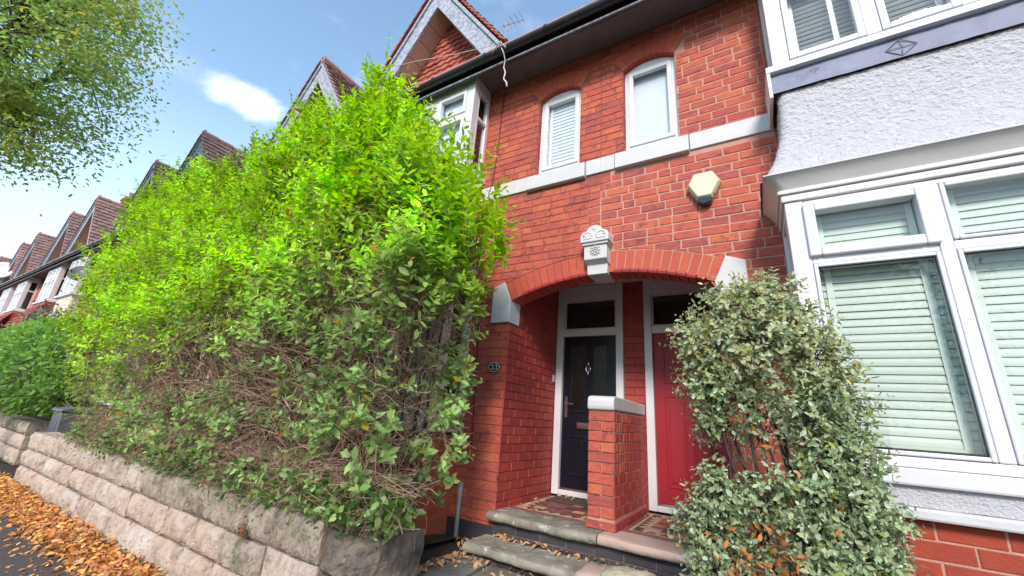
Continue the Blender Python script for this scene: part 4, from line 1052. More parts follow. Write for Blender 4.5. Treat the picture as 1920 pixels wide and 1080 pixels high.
# ------------------------------------------------------------------ small fittings
t = thing('alarm_box', 'ivory six-sided alarm box with dark blue lens on the brick wall', 'alarm box', (-.256, YW, 3.55))
hexo = [(-.399, 3.578), (-.328, 3.693), (-.176, 3.698), (-.113, 3.551), (-.196, 3.425), (-.318, 3.45)]
hexo = [(-.392, 3.575), (-.335, 3.69), (-.176, 3.69), (-.118, 3.575), (-.196, 3.43), (-.316, 3.43)]
cx_, cz_ = -.256, 3.57
V = [(a, YW, z) for a, z in hexo]+[(a, YW-.055, z) for a, z in hexo]+[(cx_+(a-cx_)*.86, YW-.085, cz_+(z-cz_)*.86) for a, z in hexo]
q = MB(); F = [tuple(range(12, 18))]
for r_ in (0, 6): F += [(r_+i, r_+(i+1) % 6, r_+6+(i+1) % 6, r_+6+i) for i in range(6)]
q.add(V, F); cv = obj('cover', q, M_alarm, t, bevel=.006)
q = MB(); q.prism([(-.318, 3.434), (-.194, 3.434), (-.205, 3.395), (-.235, 3.375), (-.277, 3.375), (-.307, 3.395)], YW-.07, YW-.008); obj('strobe_lens', q, M_strobe, t, bevel=.012)
q = MB()
for a in (-.33, -.182): q.lathe([(.006, -.004), (.006, .004)], (a, YW-.068, 3.462), 'y', 8)
obj('cover_screw', q, M_grey_pl, cv)
# house number
t = thing('number_plaque', 'small oval black plaque reading 33 on the brick pier', 'house number', (-2.316, YW, 1.983))
q = MB(); q.lathe([(.064, 0), (.064, -.012), (.058, -.017), (.001, -.017)], (-2.316, YW-.002, 1.983), 'y', 28, sc=(1.1, .80)); obj('plate', q, M_plate, t, smooth=False)
q = MB(); q.tube([(-2.316+.0635*math.cos(a*math.pi/16), YW-.018, 1.983+.0455*math.sin(a*math.pi/16)) for a in range(33)], .0034, 6); obj('rim', q, M_white, t, smooth=True)
for dx in (-.0235, .0235):
    q = MB(); cx = -2.316+dx; zz = 1.983
    P = [(-.014, .016), (-.010, .023), (0, .026), (.010, .022), (.013, .014), (.008, .005), (-.001, .002), (.009, -.002), (.014, -.010), (.011, -.020), (.001, -.026), (-.010, -.023), (-.015, -.015)]
    q.tube([(cx+a, YW-.0205, zz+b_*.95) for a, b_ in P], [.0042, .003, .003, .004, .0045, .003, .0022, .003, .0045, .0045, .003, .003, .0042], 6); obj('numeral', q, M_white, t, smooth=True)
q = MB(); q.box(-2.178, -2.166, 4.585, 4.63, 1.96, 2.045); tag(obj('doorbell', q, M_white, None, bevel=.004), 'small white bell push on the porch wall beside the navy door', 'doorbell')
q = MB(); q.tube([(-2.525, YW-.008, 5.58), (-2.55, YW-.008, 4.6), (-2.585, YW-.009, 4.17), (-2.60, YW-.03, 4.08), (-2.60, YW-.009, 3.95), (-2.602, YW-.008, 3.1), (-2.555, YW-.008, 2.2), (-2.51, YW-.008, 1.25), (-2.505, YW-.008, 1.19)], .0055, 6)
tag(obj('wall_cable', q, M_cable, None, smooth=True), 'thin black cable running down the brickwork left of the porch', 'cable')
q = MB(); q.tube([(-2.575, YW-.03, .40), (-2.575, YW-.03, .80)], .022, 10); q.tube([(-2.575, YW-.03, .80), (-2.575, YW-.03, .855), (-2.57, YW-.015, .875)], [.03, .03, .02], 10); q.tube([(-2.575, YW-.03, .76), (-2.575, YW-.03, .80)], .028, 10)
tag(obj('waste_pipe', q, M_pipe, None, smooth=False), 'short grey pipe standing against the plinth left of the steps', 'pipe')
q = MB(); q.tube([(-2.23, 2.93, 5.63), (-2.20, 2.945, 5.55), (-2.21, 3.0, 5.50), (-2.22, 3.0, 5.40), (-2.19, 3.0, 5.31), (-2.205, 3.0, 5.22), (-2.16, 3.0, 5.15), (-2.15, 3.0, 5.09)], [.006, .006, .006, .007, .009, .008, .009, .012], 6)
for k in range(3): q.tube([(-2.36+.05*k, 2.925, 5.60+.02*k), (-2.26+.02*k, 2.90-.01*k, 5.68), (-2.16, 2.92, 5.62-.02*k)], .005, 5)
tag(obj('loose_cable', q, M_cablew, None, smooth=True), 'frayed pale cable end dangling from the gutter beside the bay', 'cable')
q = MB(); q.tube([(-4.25, 2.94, 6.3), (-3.6, 2.85, 6.02), (-2.9, 2.86, 5.80), (-2.30, 2.90, 5.68)], .004, 5)
tag(obj('telephone_wire', q, M_cablew, None, smooth=True), 'thin pale wire strung from the gable to the gutter', 'wire')
# television aerial on the roof slope
ax_, ay_ = -3.4, 4.55
q = MB(); q.tube([(ax_, ay_, 6.9), (ax_, ay_, 8.55)], .012, 6); aer = obj('television_aerial', q, M_pipe, None); tag(aer, 'thin television aerial sticking up behind the near gable', 'aerial')
q = MB(); q.tube([(ax_-.1, ay_, 8.45), (ax_+.32, ay_+.1, 8.5)], .008, 5); obj('boom', q, M_pipe, aer)
for k in range(5):
    q = MB(); q.tube([(ax_-.06+.09*k, ay_-.1, 8.455+.012*k), (ax_-.06+.09*k, ay_+.14, 8.455+.012*k)], .005, 5); obj('aerial_rod', q, M_pipe, aer)

# ------------------------------------------------------------------ garden walls of rock-faced stone
def rock_block(x0, x1, yf, yb, z0, z1, seed, m, parent, pil=.035, amp=.018, nx=9, nz_=6, side='front', name='stone'):
    b = MB(); V = []; n1 = nx+1
    def disp(u, v, a, c, d):
        ed = min(u, 1-u)*(abs(x1-x0)); ez = min(v, 1-v)*(z1-z0); e = min(ed, ez)
        p = pil*(1-math.exp(-e/.035))
        return p+amp*(nz3(a*6+seed, c*6, d*6)+.7*nz3(a*17+c*5, c*8+seed, d*15)+.45*nz3(a*34, c*18+seed, 3))*min(1, e/.02+.25)
    g = .006
    for j in range(nz_+1):
        for i in range(nx+1):
            u, v = i/nx, j/nz_; x = x0+g+(x1-x0-2*g)*u; z = z0+g+(z1-z0-2*g)*v
            x += .012*nz3(seed, z*9, 1)*(1 if i in (0, nx) else .3); z += .010*nz3(x*7, seed, 2)*(1 if j in (0, nz_) else .3)
            V.append((x, yf+pil*.9-disp(u, v, x, z, 0), z))
    F = [(j*n1+i, j*n1+i+1, (j+1)*n1+i+1, (j+1)*n1+i) for j in range(nz_) for i in range(nx)]
    # sides back
    per = [i for i in range(nx+1)]+[j*n1+nx for j in range(1, nz_+1)]+[nz_*n1+i for i in range(nx-1, -1, -1)]+[j*n1 for j in range(nz_-1, 0, -1)]
    o = len(V)
    for p in per: x, y, z = V[p]; V.append((x, yb+.02*nz3(x*4, seed, z*4), z+(.012*nz3(x*6, yb, seed) if z > z1-.03 else 0)))
    k = len(per); F += [(per[(i+1) % k], per[i], o+i, o+(i+1) % k) for i in range(k)]+[tuple(o+i for i in range(k))]
    if side == 'end':       # turn the block so that its rock face looks along +x
        V = [(2.0-y, x, z) if False else (y, x, z) for x, y, z in V]
    b.add(V, F); return obj(name, b, m, parent, smooth=False)
gw = thing('garden_wall', 'rock-faced sandstone garden wall below the tall hedge', 'wall', (-6, 2.1, 0))
rn = random.Random(12)
q = MB(); q.box(-10.0, -2.25, 2.055, 2.28, -.05, .71); q.box(-5.6, -2.5, 2.12, 2.24, .70, .79); obj('wall_core', q, M_joint, gw)
rowsz = [(-.04, .245), (.245, .485), (.485, .745)]
for k, (z0, z1) in enumerate(rowsz):
    x = -10.12+(.0, .03, .06)[k]
    while x < -2.62:
        near = (x+10)/8
        w = rn.uniform(.42, .70) if k != 1 else rn.uniform(.36, .62)
        x2 = x+w
        if x2 > -2.75: x2 = -2.60
        m = M_stone_g if (k == 2 and x > -6.0 and rn.random() < .75) or (k == 1 and x > -4 and rn.random() < .3) else M_stone
        zt = z1+(rn.uniform(-.02, .03) if k == 2 and x < -5.6 else 0)
        rock_block(x, x2, 2.0+rn.uniform(-.012, .012), 2.32 if k == 2 else 2.2, z0, zt, rn.uniform(0, 90), m, gw, rn.uniform(.03, .055), .024, nx=18 if x > -6.5 else 9, nz_=9 if x > -6.5 else 6)
        x = x2
x = -5.6
while x < -2.7:
    x2 = min(x+rn.uniform(.4, .75), -2.55); rock_block(x, x2, 2.05, 2.24, .75, .815+rn.uniform(-.025, .03), rn.uniform(0, 90), M_stone_g, gw, .05, .028, 14, 7); x = x2
# dark rounded corner stones at the path
rock_block(-2.60, -2.12, 1.985, 2.5, .44, .72, 33, M_stone_d, gw, .12, .045, 14, 10, name='corner_stone')
rock_block(-2.60, -2.08, 1.965, 2.5, -.04, .43, 44, M_stone_d, gw, .10, .04, 12, 8, name='corner_stone')
q = MB(); 
for k, (z0, z1) in enumerate(((.0, .42), (.42, .72))):
    pass
fw = thing('garden_wall', 'short stone wall end by the grey path at the far left', 'wall', (-13.5, 2.4, 0))
q = MB(); q.box(-18, -12.3, 2.42, 2.6, -.05, .5); obj('wall_core', q, M_joint, fw)
for k, (z0, z1, xr_) in enumerate(((-.04, .24, -12.2), (.24, .50, -12.25), (.50, .74, -12.3))):
    x2 = xr_
    while x2 > -17.5:
        x1 = x2-rn.uniform(.5, .9); rock_block(x1, x2, 2.33, 2.75, z0, z1, rn.uniform(0, 90), M_stone if k < 2 else M_stone_g, fw, .05, .02, 6, 5); x2 = x1
def boulder(label, c, r, seed, m):
    b = MB(); V = []; nu, nv = 18, 10
    for j in range(nv+1):
        ph = -math.pi/2+math.pi*j/nv
        for i in range(nu):
            th = 2*math.pi*i/nu; p = Vector((math.cos(th)*math.cos(ph), math.sin(th)*math.cos(ph), math.sin(ph)))
            p = Vector([math.copysign(abs(t)**.48, t) for t in p]); d = 1+.10*nz3(p.x*1.7+seed, p.y*1.7, p.z*1.7)+.04*nz3(p.x*5, p.y*5+seed, p.z*5)
            V.append((c[0]+p.x*r[0]*d, c[1]+p.y*r[1]*d, c[2]+p.z*r[2]*d))
    b.add(V, [(j*nu+i, j*nu+(i+1) % nu, (j+1)*nu+(i+1) % nu, (j+1)*nu+i) for j in range(nv) for i in range(nu)])
    return tag(obj('boulder', b, m, None, smooth=True), label, 'stone')
boulder('pale yellow weathered stone in front of the doorsteps at the bottom edge', (-.80, 2.88, .545), (.175, .12, .125), 3, M_rock)
boulder('small pinkish stone between the yellow stone and the lower step', (-1.02, 2.93, .52), (.12, .13, .10), 8, M_step2)
boulder('small grey stone in front of the shrub stems at the bottom edge', (-.42, 2.65, .53), (.12, .12, .12), 13, M_rock)

# ------------------------------------------------------------------ bins
def bin_(label, x, y, z0, w, d, h, m, rot=0):
    t = thing('wheelie_bin', label, 'bin', (x, y, z0)); 
    q = MB(); q.add([(x-w*.40, y-d*.40, z0+.04), (x+w*.40, y-d*.40, z0+.04), (x+w*.40, y+d*.36, z0+.04), (x-w*.40, y+d*.36, z0+.04), (x-w/2, y-d/2, z0+h), (x+w/2, y-d/2, z0+h), (x+w/2, y+d/2, z0+h), (x-w/2, y+d/2, z0+h)],
                    [(0, 3, 2, 1), (4, 5, 6, 7), (0, 1, 5, 4), (1, 2, 6, 5), (2, 3, 7, 6), (3, 0, 4, 7)])
    for k in (-.25, 0, .25): q.box(x+w*k-.012, x+w*k+.012, y-d*.5-.006, y-d*.40, z0+.25, z0+h-.12)
    obj('body', q, m, t, bevel=.015)
    q = MB(); q.prism([(y-d*.56, z0+h+.005), (y+d*.55, z0+h+.005), (y+d*.5, z0+h+.06), (y-d*.2, z0+h+.085), (y-d*.52, z0+h+.05)], x-w*.54, x+w*.54, 'x'); obj('lid', q, m, t, bevel=.012)
    q = MB(); q.tube([(x-w*.42, y+d*.62, z0+h-.02), (x+w*.42, y+d*.62, z0+h-.02)], .015, 8); obj('handle', q, m, t)
    for sg in (-1, 1):
        q = MB(); q.tube([(x+sg*w*.40, y+d*.42, z0+.1), (x+sg*w*.50, y+d*.42, z0+.1)], .1, 14); obj('wheel', q, M_black, t)
soil('neighbour_path', -12.2, -9.9, 2.03, 3.5, .02)
bin_('grey wheelie bin half hidden behind the stone wall under the hedge', -8.35, 2.62, .0, .50, .5, .93, M_grey_pl)
bin_('dark wheelie bin at the left end of the tall hedge', -11.0, 2.72, .0, .55, .62, 1.02, M_grey_pl)
bin_('black wheelie bin in the shade under the rounded far bush', -11.9, 2.95, .0, .55, .62, 1.05, M_bin_d)

# ------------------------------------------------------------------ far houses of the terrace
def far_house(m, sg, k, label, style):
    S = Side(m, sg); H = thing('terraced_house', label, 'house', (m, YW, 0))
    tm = M_tile2 if style.get('brown') else M_tile
    q = MB(); xa, xb = sorted((S.x(.98), S.x(3.7))); q.box(xa, xb, YW, YW+.25, 0, 5.6)
    xa, xb = sorted((S.x(0), S.x(.98))); q.box(xa, xb, YW, YW+.25, 2.8, 5.6); q.box(xa, xb, 4.7, 4.9, 0, 2.8)
    obj('wall', q, M_brick_far, H)
    q = MB(); S.box(q, 0, 1.52, YW-.02, YW, 3.99, 4.165); obj('string_course', q, M_white, H)
    q = MB(); frame_rect(q, S, .25, .77, 4.2, 5.28, .06, YW-.02, YW); w = obj('window', q, M_upvc_far, H); pane(w, S, .31, .71, 4.26, 5.22, YW-.012)
    sbox('window_sill', S.x(.18), S.x(.84), YW-.06, YW, 4.03, 4.19, M_white, H)
    q = MB(); S.box(q, .2, .9, 4.66, 4.695, .3, 2.6); obj('door', q, M_navy if k % 2 else M_red, H)
    upper_bay(H, S, False, M_upvc_far, None)
    q = MB(); S.box(q, 1.6, 3.06, 3.25, 3.254, 4.34, 5.5); obj('window_blind', q, M_curtain, H)
    if style.get('skirt'):
        a, b_ = sorted((S.x(1.40), S.x(3.25)))
        roof_tiles((a, 3.14, 4.15), Vector((1, 0, 0)), Vector((0, -.45, -.89)), 9, 6, (b_-a)/9, .15, Vector((0, -.89, .45)), M_hung, 'tile_skirt', H)
        q = MB(); S.box(q, 1.45, 3.2, 3.12, YW, 3.3, 4.22); obj('skirt_core', q, M_hung, H)
    else:
        flared_panel(H, S, 1.56, 3.1, 3.17, 4.233, 3.215, .19, M_rough_c, 16, 8)
    lower_bay(H, S, False, M_upvc_far, None, None)
    sbox('bay_base', S.x(1.497), S.x(3.43), 3.03, YW, 0, 1.32, M_brick_far, H)
    q = MB(); S.box(q, 1.58, 3.34, 3.12, 3.124, 1.42, 3.02); obj('net_curtain', q, M_curtain, H)
    gable(H, S, False, tm, M_tile, seed=k)
    eaves(H, S, 3.7, tm); H.location.z -= .15; return H
def chimney(H, x, y, z0, z1):
    q = MB(); q.box(x-.28, x+.28, y-.4, y+.4, z0, z1); q.box(x-.32, x+.32, y-.44, y+.44, z1-.16, z1-.08); q.box(x-.34, x+.34, y-.46, y+.46, z1, z1+.07); c = obj('chimney', q, M_brick_far, H)
    for k in (-.24, 0, .24):
        q = MB(); q.lathe([(.10, 0), (.085, .05), (.075, .28), (.095, .30), (.095, .34)], (x, y+k, z1+.07), n=10); obj('chimney_pot', q, M_tile, c)
far = [(-8.607, 1, 'terraced house next along, only its gable peak showing above the tall hedge', {'brown': 1}),
       (-8.607, -1, 'terraced house whose small gable peak with ridge tiles shows over the middle of the hedge', {'brown': 1}),
       (-16.007, 1, 'terraced house whose roof edge shows above the left shoulder of the hedge', {'brown': 1}),
       (-16.007, -1, 'terraced house with cream panel under its bay, just left of the hedge', {'brown': 1}),
       (-23.407, 1, 'terraced house with red tile skirt under its bay, second from the hedge', {'skirt': 1, 'brown': 1}),
       (-23.407, -1, 'terraced house with red tile skirt, near the left edge of the picture', {'skirt': 1, 'brown': 1}),
       (-30.807, 1, 'distant terraced house at the far left edge', {}),
       (-30.807, -1, 'most distant terraced house at the end of the row', {'brown': 1})]
for k, (m, sg, lab, st) in enumerate(far):
    Hf = far_house(m, sg, k, lab, st)
    if sg > 0: chimney(Hf, m-.2, 5.0, 7.3, 9.5)
def dish(label, c, r, face, m):
    t = thing('satellite_dish', label, 'satellite dish', c); c = Vector(c); f = Vector(face).normalized(); a = f.cross(Vector((0, 0, 1))).normalized(); b_ = a.cross(f)
    V = []; F = []; nr, na = 4, 20
    for s_ in (0, .012):
        for i in range(nr+1):
            for j in range(na):
                th = 2*math.pi*j/na; rr = r*i/nr; V.append(c+a*(rr*math.cos(th)*1.08)+b_*(rr*math.sin(th))+f*(.22*rr*rr/r-s_))
    o = (nr+1)*na
    for i in range(nr):
        for j in range(na):
            q = (i*na+j, i*na+(j+1) % na, (i+1)*na+(j+1) % na, (i+1)*na+j); F.append(q); F.append(tuple(x+o for x in reversed(q)))
    F += [(nr*na+j, nr*na+(j+1) % na, o+nr*na+(j+1) % na, o+nr*na+j) for j in range(na)]
    mb = MB(); mb.add(V, F); obj('reflector', mb, m, t, smooth=True)
    mb = MB(); mb.tube([c-b_*r*.9, c-b_*r*.75+f*.35], .012, 6); mb.tube([c-b_*r*.75+f*.33, c-b_*r*.70+f*.40], .03, 8); obj('feed_arm', mb, M_black, t)
    mb = MB(); mb.tube([c-f*.02, c-f*.14-b_*.1, Vector((c.x-f.x*.1, YW, c.z-.15))], .018, 6); obj('bracket', mb, M_black, t)
dish('dark grey satellite dish beside the bay just left of the hedge', (-15.75, 2.85, 4.40), .25, (.72, -.55, .35), M_dishd)
dish('pale satellite dish at the left edge of the picture', (-29.2, 2.85, 6.2), .42, (.8, -.6, .25), M_dishw)

# ------------------------------------------------------------------ planting
def cols(base, n, jit=.25, rng=None):
    rng = rng or np.random
    c = np.array(base, float)[None, :]*(1+jit*(rng.rand(n, 1)-.5)*2)*(1+.18*(rng.rand(n, 3)-.5)); return np.clip(c, .004, 1)
def np_noise(P, s, off=0):
    return np.array([noise.noise(Vector((p[0]*s+off, p[1]*s, p[2]*s))) for p in P])
def shoots(P, D, ln, npairs, leaf, wid, rng, spread=.9, sag=.0):
    """shoots with opposite leaf pairs: returns shoot polylines and leaf P, D, N, L, W, shoot index, position along"""
    n = len(P); D = unit(D); K = npairs
    side = unit(np.cross(D, rng.normal(size=(n, 3)))); LP, LD, LN, LL, LW, LI, LT = [], [], [], [], [], [], []
    bend = rng.normal(scale=.12, size=(n, 3))
    def at(t): return P+D*(ln[:, None]*t)+bend*(ln[:, None]*t*t)+np.array([0, 0, -1.])*(sag*ln[:, None]*t*t)
    poly = np.stack([at(t) for t in np.linspace(0, 1, 4)], 1)
    for k in range(K):
        t = .12+.88*k/(K-1); q = at(t); ang = k*math.pi/2+rng.normal(scale=.35, size=n)
        b2 = np.cross(D, side); s = side*np.cos(ang)[:, None]+b2*np.sin(ang)[:, None]
        for sg in (-1, 1):
            up = 1.15-.5*(1-t)
            d = unit(s*sg*spread+D*up*.75+rng.normal(scale=.22, size=(n, 3))); nn = unit(D-d*np.sum(D*d, 1, keepdims=True)+rng.normal(scale=.25, size=(n, 3)))
            LP.append(q); LD.append(d); LN.append(nn); f = (.62+.38*math.sin(math.pi*min(1, t*1.1)))*(1 if k < K-1 else .7)
            LL.append(leaf*f*rng.uniform(.8, 1.2, n)); LW.append(wid*f*rng.uniform(.85, 1.15, n)); LI.append(np.arange(n)); LT.append(np.full(n, t))
        
    return poly, np.concatenate(LP), np.concatenate(LD), np.concatenate(LN), np.concatenate(LL), np.concatenate(LW), np.concatenate(LI), np.concatenate(LT)

# the tall privet hedge: overgrown, bright new growth above, bare twigs showing lower down
rng = np.random.RandomState(21)
XS = [-10.8, -9.8, -8.2, -7.2, -6.46, -5.7, -5.0, -4.5, -4.1, -3.7, -3.37, -3.07, -2.88, -2.49, -2.03, -1.75]
HS = [5.0, 5.08, 5.1, 4.82, 4.6, 4.6, 4.7, 4.88, 4.6, 4.3, 4.45, 4.78, 4.12, 3.66, 3.46, 2.95]
def h_top(x): return np.interp(x, XS, HS)
def x_right(z): return np.interp(z, [.8, 1.0, 1.3, 1.8, 2.4, 2.9, 3.3, 3.7, 4.0, 4.7], [-2.3, -2.17, -2.1, -2.12, -2.1, -2.1, -2.2, -2.42, -2.62, -3.0])
def x_left(z): return np.interp(z, [.8, 1.2, 1.8, 3, 4, 4.8], [-7.7, -8.4, -9.2, -10.0, -10.5, -10.6])
def y_front(x, z): return np.interp(z, [.8, 1.1, 1.8, 2.6, 3.6, 4.7], [1.98, 1.88, 1.82, 1.82, 1.90, 2.10])
def y_back(z): return 2.88
def z_bot(x): return np.interp(x, [-10, -8, -6, -3, -1.6], [.98, .90, .80, .75, .78])
def hedge_points(n, dmax, zmin=.72, zmax=5.0, lump=.16):
    out, dep = [], []
    while sum(len(o) for o in out) < n:
        m = 40000; x = rng.uniform(-10.7, -1.5, m); z = rng.uniform(zmin, zmax, m); y = rng.uniform(1.7, 2.9, m)
        l = lump*np.sin(x*3.1+z*2.3)*np.sin(z*3.7-x*1.3)+lump*.6*np.sin(x*7.3+1)*np.sin(z*6.1+x*2)
        d = np.minimum.reduce([(y-y_front(x, z)+l*.5), (x_right(z)-x)*.9+l*.4, (x-x_left(z)), (h_top(x)-z)*.8+l*.5, y_back(z)-y+.5, (z-z_bot(x))*1.2+.02])
        k = (d > 0) & (d < dmax) & (rng.rand(m) < np.interp(x, [-10, -1.5], [.35, 1.0])); out.append(np.stack([x, y, z], 1)[k]); dep.append(d[k])
    return np.concatenate(out)[:n], np.concatenate(dep)[:n]
hedge = thing('privet_hedge', 'tall overgrown hedge with lime green top and bare brown twigs below', 'hedge', (-5, 2.4, .6))
def outward(P):
    o = np.zeros_like(P); o[:, 1] = -.55; o[:, 2] = .75*np.interp(P[:, 2], [.8, 1.6, 3, 4.5], [-.1, .35, .9, 1.3])
    o[:, 0] = np.where(P[:, 0] > x_right(P[:, 2])-.35, .55, 0)+np.where(P[:, 0] < x_left(P[:, 2])+.4, -.5, 0)
    return unit(o)
# twigs
P, dep = hedge_points(9500, 1.2)
o = outward(P); d = unit(o+rng.normal(scale=.62, size=P.shape)+np.stack([rng.normal(scale=.25, size=len(P)), np.zeros(len(P)), np.full(len(P), .25)], 1))
ln = rng.uniform(.22, .6, len(P))*np.interp(P[:, 2], [1, 3], [1.1, .9])
lim = np.minimum(1, np.maximum(.25, dep*2.2+.25)); ln = ln*lim
bend = rng.normal(scale=.28, size=P.shape); ts = np.linspace(0, 1, 5)
poly = np.stack([P+d*(ln*(t-.5))[:, None]+bend*(ln*(t-.5)*(t-.2))[:, None]+np.array([0, 0, -1.])*(np.interp(P[:, 2], [1, 1.8, 2.5], [.35, .15, 0])*ln*t*t)[:, None] for t in ts], 1)
r0 = rng.uniform(.0018, .0046, len(P)); rad = r0[:, None]*np.linspace(1.15, .55, 5)[None]
near = np.argsort(np.linalg.norm(P-np.array([0, 0, 1.5]), axis=1))
tubes_np('twigs', poly, rad, M_twig, hedge, 'stuff')
# fine bare twiglets massed near the face of the lower half
P, dep = hedge_points(12000, .55, .74, 3.4)
d = unit(outward(P)*.8+rng.normal(scale=.8, size=P.shape)); ln = rng.uniform(.08, .26, len(P)); bend = rng.normal(scale=.4, size=P.shape); ts = np.linspace(0, 1, 4)
poly = np.stack([P+d*(ln*(t-.5))[:, None]+bend*(ln*(t*t-t))[:, None] for t in ts], 1)
tubes_np('twiglets', poly, rng.uniform(.0011, .0024, len(P))[:, None]*np.linspace(1.1, .6, 4)[None], M_twig, hedge, 'stuff')
# upright stems inside
n = 130; x = rng.uniform(-7.6, -2.5, n); y = rng.uniform(2.4, 2.8, n); top = np.minimum(h_top(x)-.25, rng.uniform(2.2, 4.6, n)); ts = np.linspace(0, 1, 6)
w1 = rng.normal(scale=.14, size=(n, 3)); w2 = rng.normal(scale=.08, size=(n, 3))
poly = np.stack([np.stack([x, y, .55+(top-.55)*t], 1)+w1*(t*t)+w2*math.sin(t*5) for t in ts], 1)
poly[:, :, 0] = np.minimum(poly[:, :, 0], x_right(poly[:, :, 2])-.1)
tubes_np('stems', poly, rng.uniform(.008, .022, n)[:, None]*np.linspace(1.2, .35, 6)[None], M_twig_d, hedge, 'stuff', 5)
# shoots carrying the leaves
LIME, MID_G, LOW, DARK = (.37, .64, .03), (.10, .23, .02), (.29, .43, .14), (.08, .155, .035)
def leafy(n, dmax, zmin, zmax, prob, ln, npairs, leaf, wid, sag=0, wild=.45):
    P, dep = hedge_points(n*3, dmax, zmin, zmax)
    pn = np_noise(P, 1.5, 4); k = rng.rand(len(P)) < prob(P, dep, pn); P, dep, pn = P[k][:n], dep[k][:n], pn[k][:n]
    D = unit(outward(P)+rng.normal(scale=wild, size=P.shape)+np.array([0, 0, .35])); l = rng.uniform(*ln, len(P))
    poly, a, b_, c, L, Wd, I, T = shoots(P, D, l, npairs, leaf, wid, rng, sag=sag); return P, dep, poly, a, b_, c, L, Wd, I, T
ALL = []
def colour(P, dep, I, T, kind):
    n = len(I); z = P[I, 2]+.2*T; x = P[I, 0]
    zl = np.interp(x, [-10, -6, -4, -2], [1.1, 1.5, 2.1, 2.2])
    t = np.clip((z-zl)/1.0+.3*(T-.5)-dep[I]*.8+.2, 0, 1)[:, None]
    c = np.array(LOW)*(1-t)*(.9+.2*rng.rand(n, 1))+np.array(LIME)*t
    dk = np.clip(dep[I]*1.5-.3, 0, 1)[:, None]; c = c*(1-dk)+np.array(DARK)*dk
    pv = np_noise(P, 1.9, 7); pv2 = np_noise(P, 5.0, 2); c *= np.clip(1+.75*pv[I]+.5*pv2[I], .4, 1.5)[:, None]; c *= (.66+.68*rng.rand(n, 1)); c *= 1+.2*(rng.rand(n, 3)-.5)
    y = rng.rand(n); c[y < .012] = (.42, .34, .03); c[(y > .012) & (y < .017)] = (.34, .15, .05)
    return c
for (n, dm, z0, z1, prob, ln, npr, lf, wd) in (
    (3300, .34, 2.2, 5.0, lambda P, d, pn: np.clip(np.interp(P[:, 2]-np.interp(P[:, 0], [-10, -6, -4, -2], [1.7, 2.2, 2.9, 2.8]), [-.5, .5], [.12, 1])+.3*pn, 0, 1), (.15, .36), 6, .080, .041),
    (1500, .24, .74, 3.0, lambda P, d, pn: np.clip(.42+1.3*pn+np.interp(P[:, 0], [-10, -6, -3, -1.7], [.5, .2, -.05, .45]), 0, 1), (.08, .2), 4, .070, .038),
    (1900, .95, 1.0, 4.8, lambda P, d, pn: np.clip(.45+.5*pn+.1*(P[:, 2]-2.5), 0, 1), (.12, .28), 5, .070, .036)):
    P, dep, poly, a, b_, c, L, Wd, I, T = leafy(n, dm, z0, z1, prob, ln, npr, lf, wd)
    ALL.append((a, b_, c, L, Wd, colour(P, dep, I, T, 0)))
    tubes_np('shoots', poly, np.tile(np.array([.0024, .002, .0016, .001])[None], (len(poly), 1)), M_twig, hedge, 'stuff')
# tall leading shoots along the crest
m = 420; x = rng.uniform(-10.4, -1.62, m); x = np.where(rng.rand(m) < .35, rng.uniform(-4.2, -1.62, m), x)
z = h_top(x)-rng.uniform(.12, .5, m); y = rng.uniform(1.98, 2.6, m); P = np.stack([x, y, z], 1)
D = unit(np.stack([rng.normal(scale=.22, size=m)+np.where(x > -2.6, .25, 0), rng.normal(scale=.22, size=m)-.12, np.ones(m)], 1))
poly, a, b_, c, L, Wd, I, T = shoots(P, D, rng.uniform(.25, .6, m), 9, .075, .037, rng)
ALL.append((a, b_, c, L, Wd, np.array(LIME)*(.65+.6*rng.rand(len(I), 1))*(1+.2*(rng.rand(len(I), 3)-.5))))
tubes_np('shoots', poly, np.tile(np.array([.0028, .0024, .0018, .001])[None], (m, 1)), M_twig, hedge, 'stuff')
# low fringe of twigs and leaves lying over the top of the wall
m = 520; x = rng.uniform(-7.9, -2.0, m); P = np.stack([x, rng.uniform(1.93, 2.22, m), rng.uniform(.80, 1.02, m)], 1)
D = unit(np.stack([rng.normal(scale=.7, size=m), -.75+rng.normal(scale=.3, size=m), rng.normal(scale=.35, size=m)+.05], 1))
poly, a, b_, c, L, Wd, I, T = shoots(P, D, rng.uniform(.07, .17, m), 3, .062, .034, rng, sag=.5)
ALL.append((a, b_, c, L, Wd, np.where(rng.rand(len(I), 1) < .45, np.array([LOW]), np.array([[.09, .17, .05]]))*(.7+.6*rng.rand(len(I), 1))*(1+.2*(rng.rand(len(I), 3)-.5))))
tubes_np('shoots', poly, np.tile(np.array([.0024, .002, .0016, .001])[None], (m, 1)), M_twig, hedge, 'stuff')
m = 3600; x = rng.uniform(-8.0, -1.95, m); P = np.stack([x, rng.uniform(1.93, 2.3, m), rng.uniform(.77, 1.1, m)], 1)
d = unit(np.stack([rng.normal(scale=.9, size=m), -.45+rng.normal(scale=.5, size=m), rng.normal(scale=.3, size=m)-.1], 1)); ln = rng.uniform(.10, .34, m); bend = rng.normal(scale=.45, size=(m, 3)); ts = np.linspace(0, 1, 4)
poly = np.stack([P+d*(ln*(t-.5))[:, None]+bend*(ln*(t*t-t))[:, None] for t in ts], 1)
tubes_np('twiglets', poly, rng.uniform(.0012, .0027, m)[:, None]*np.linspace(1.1, .6, 4)[None], M_twig, hedge, 'stuff')
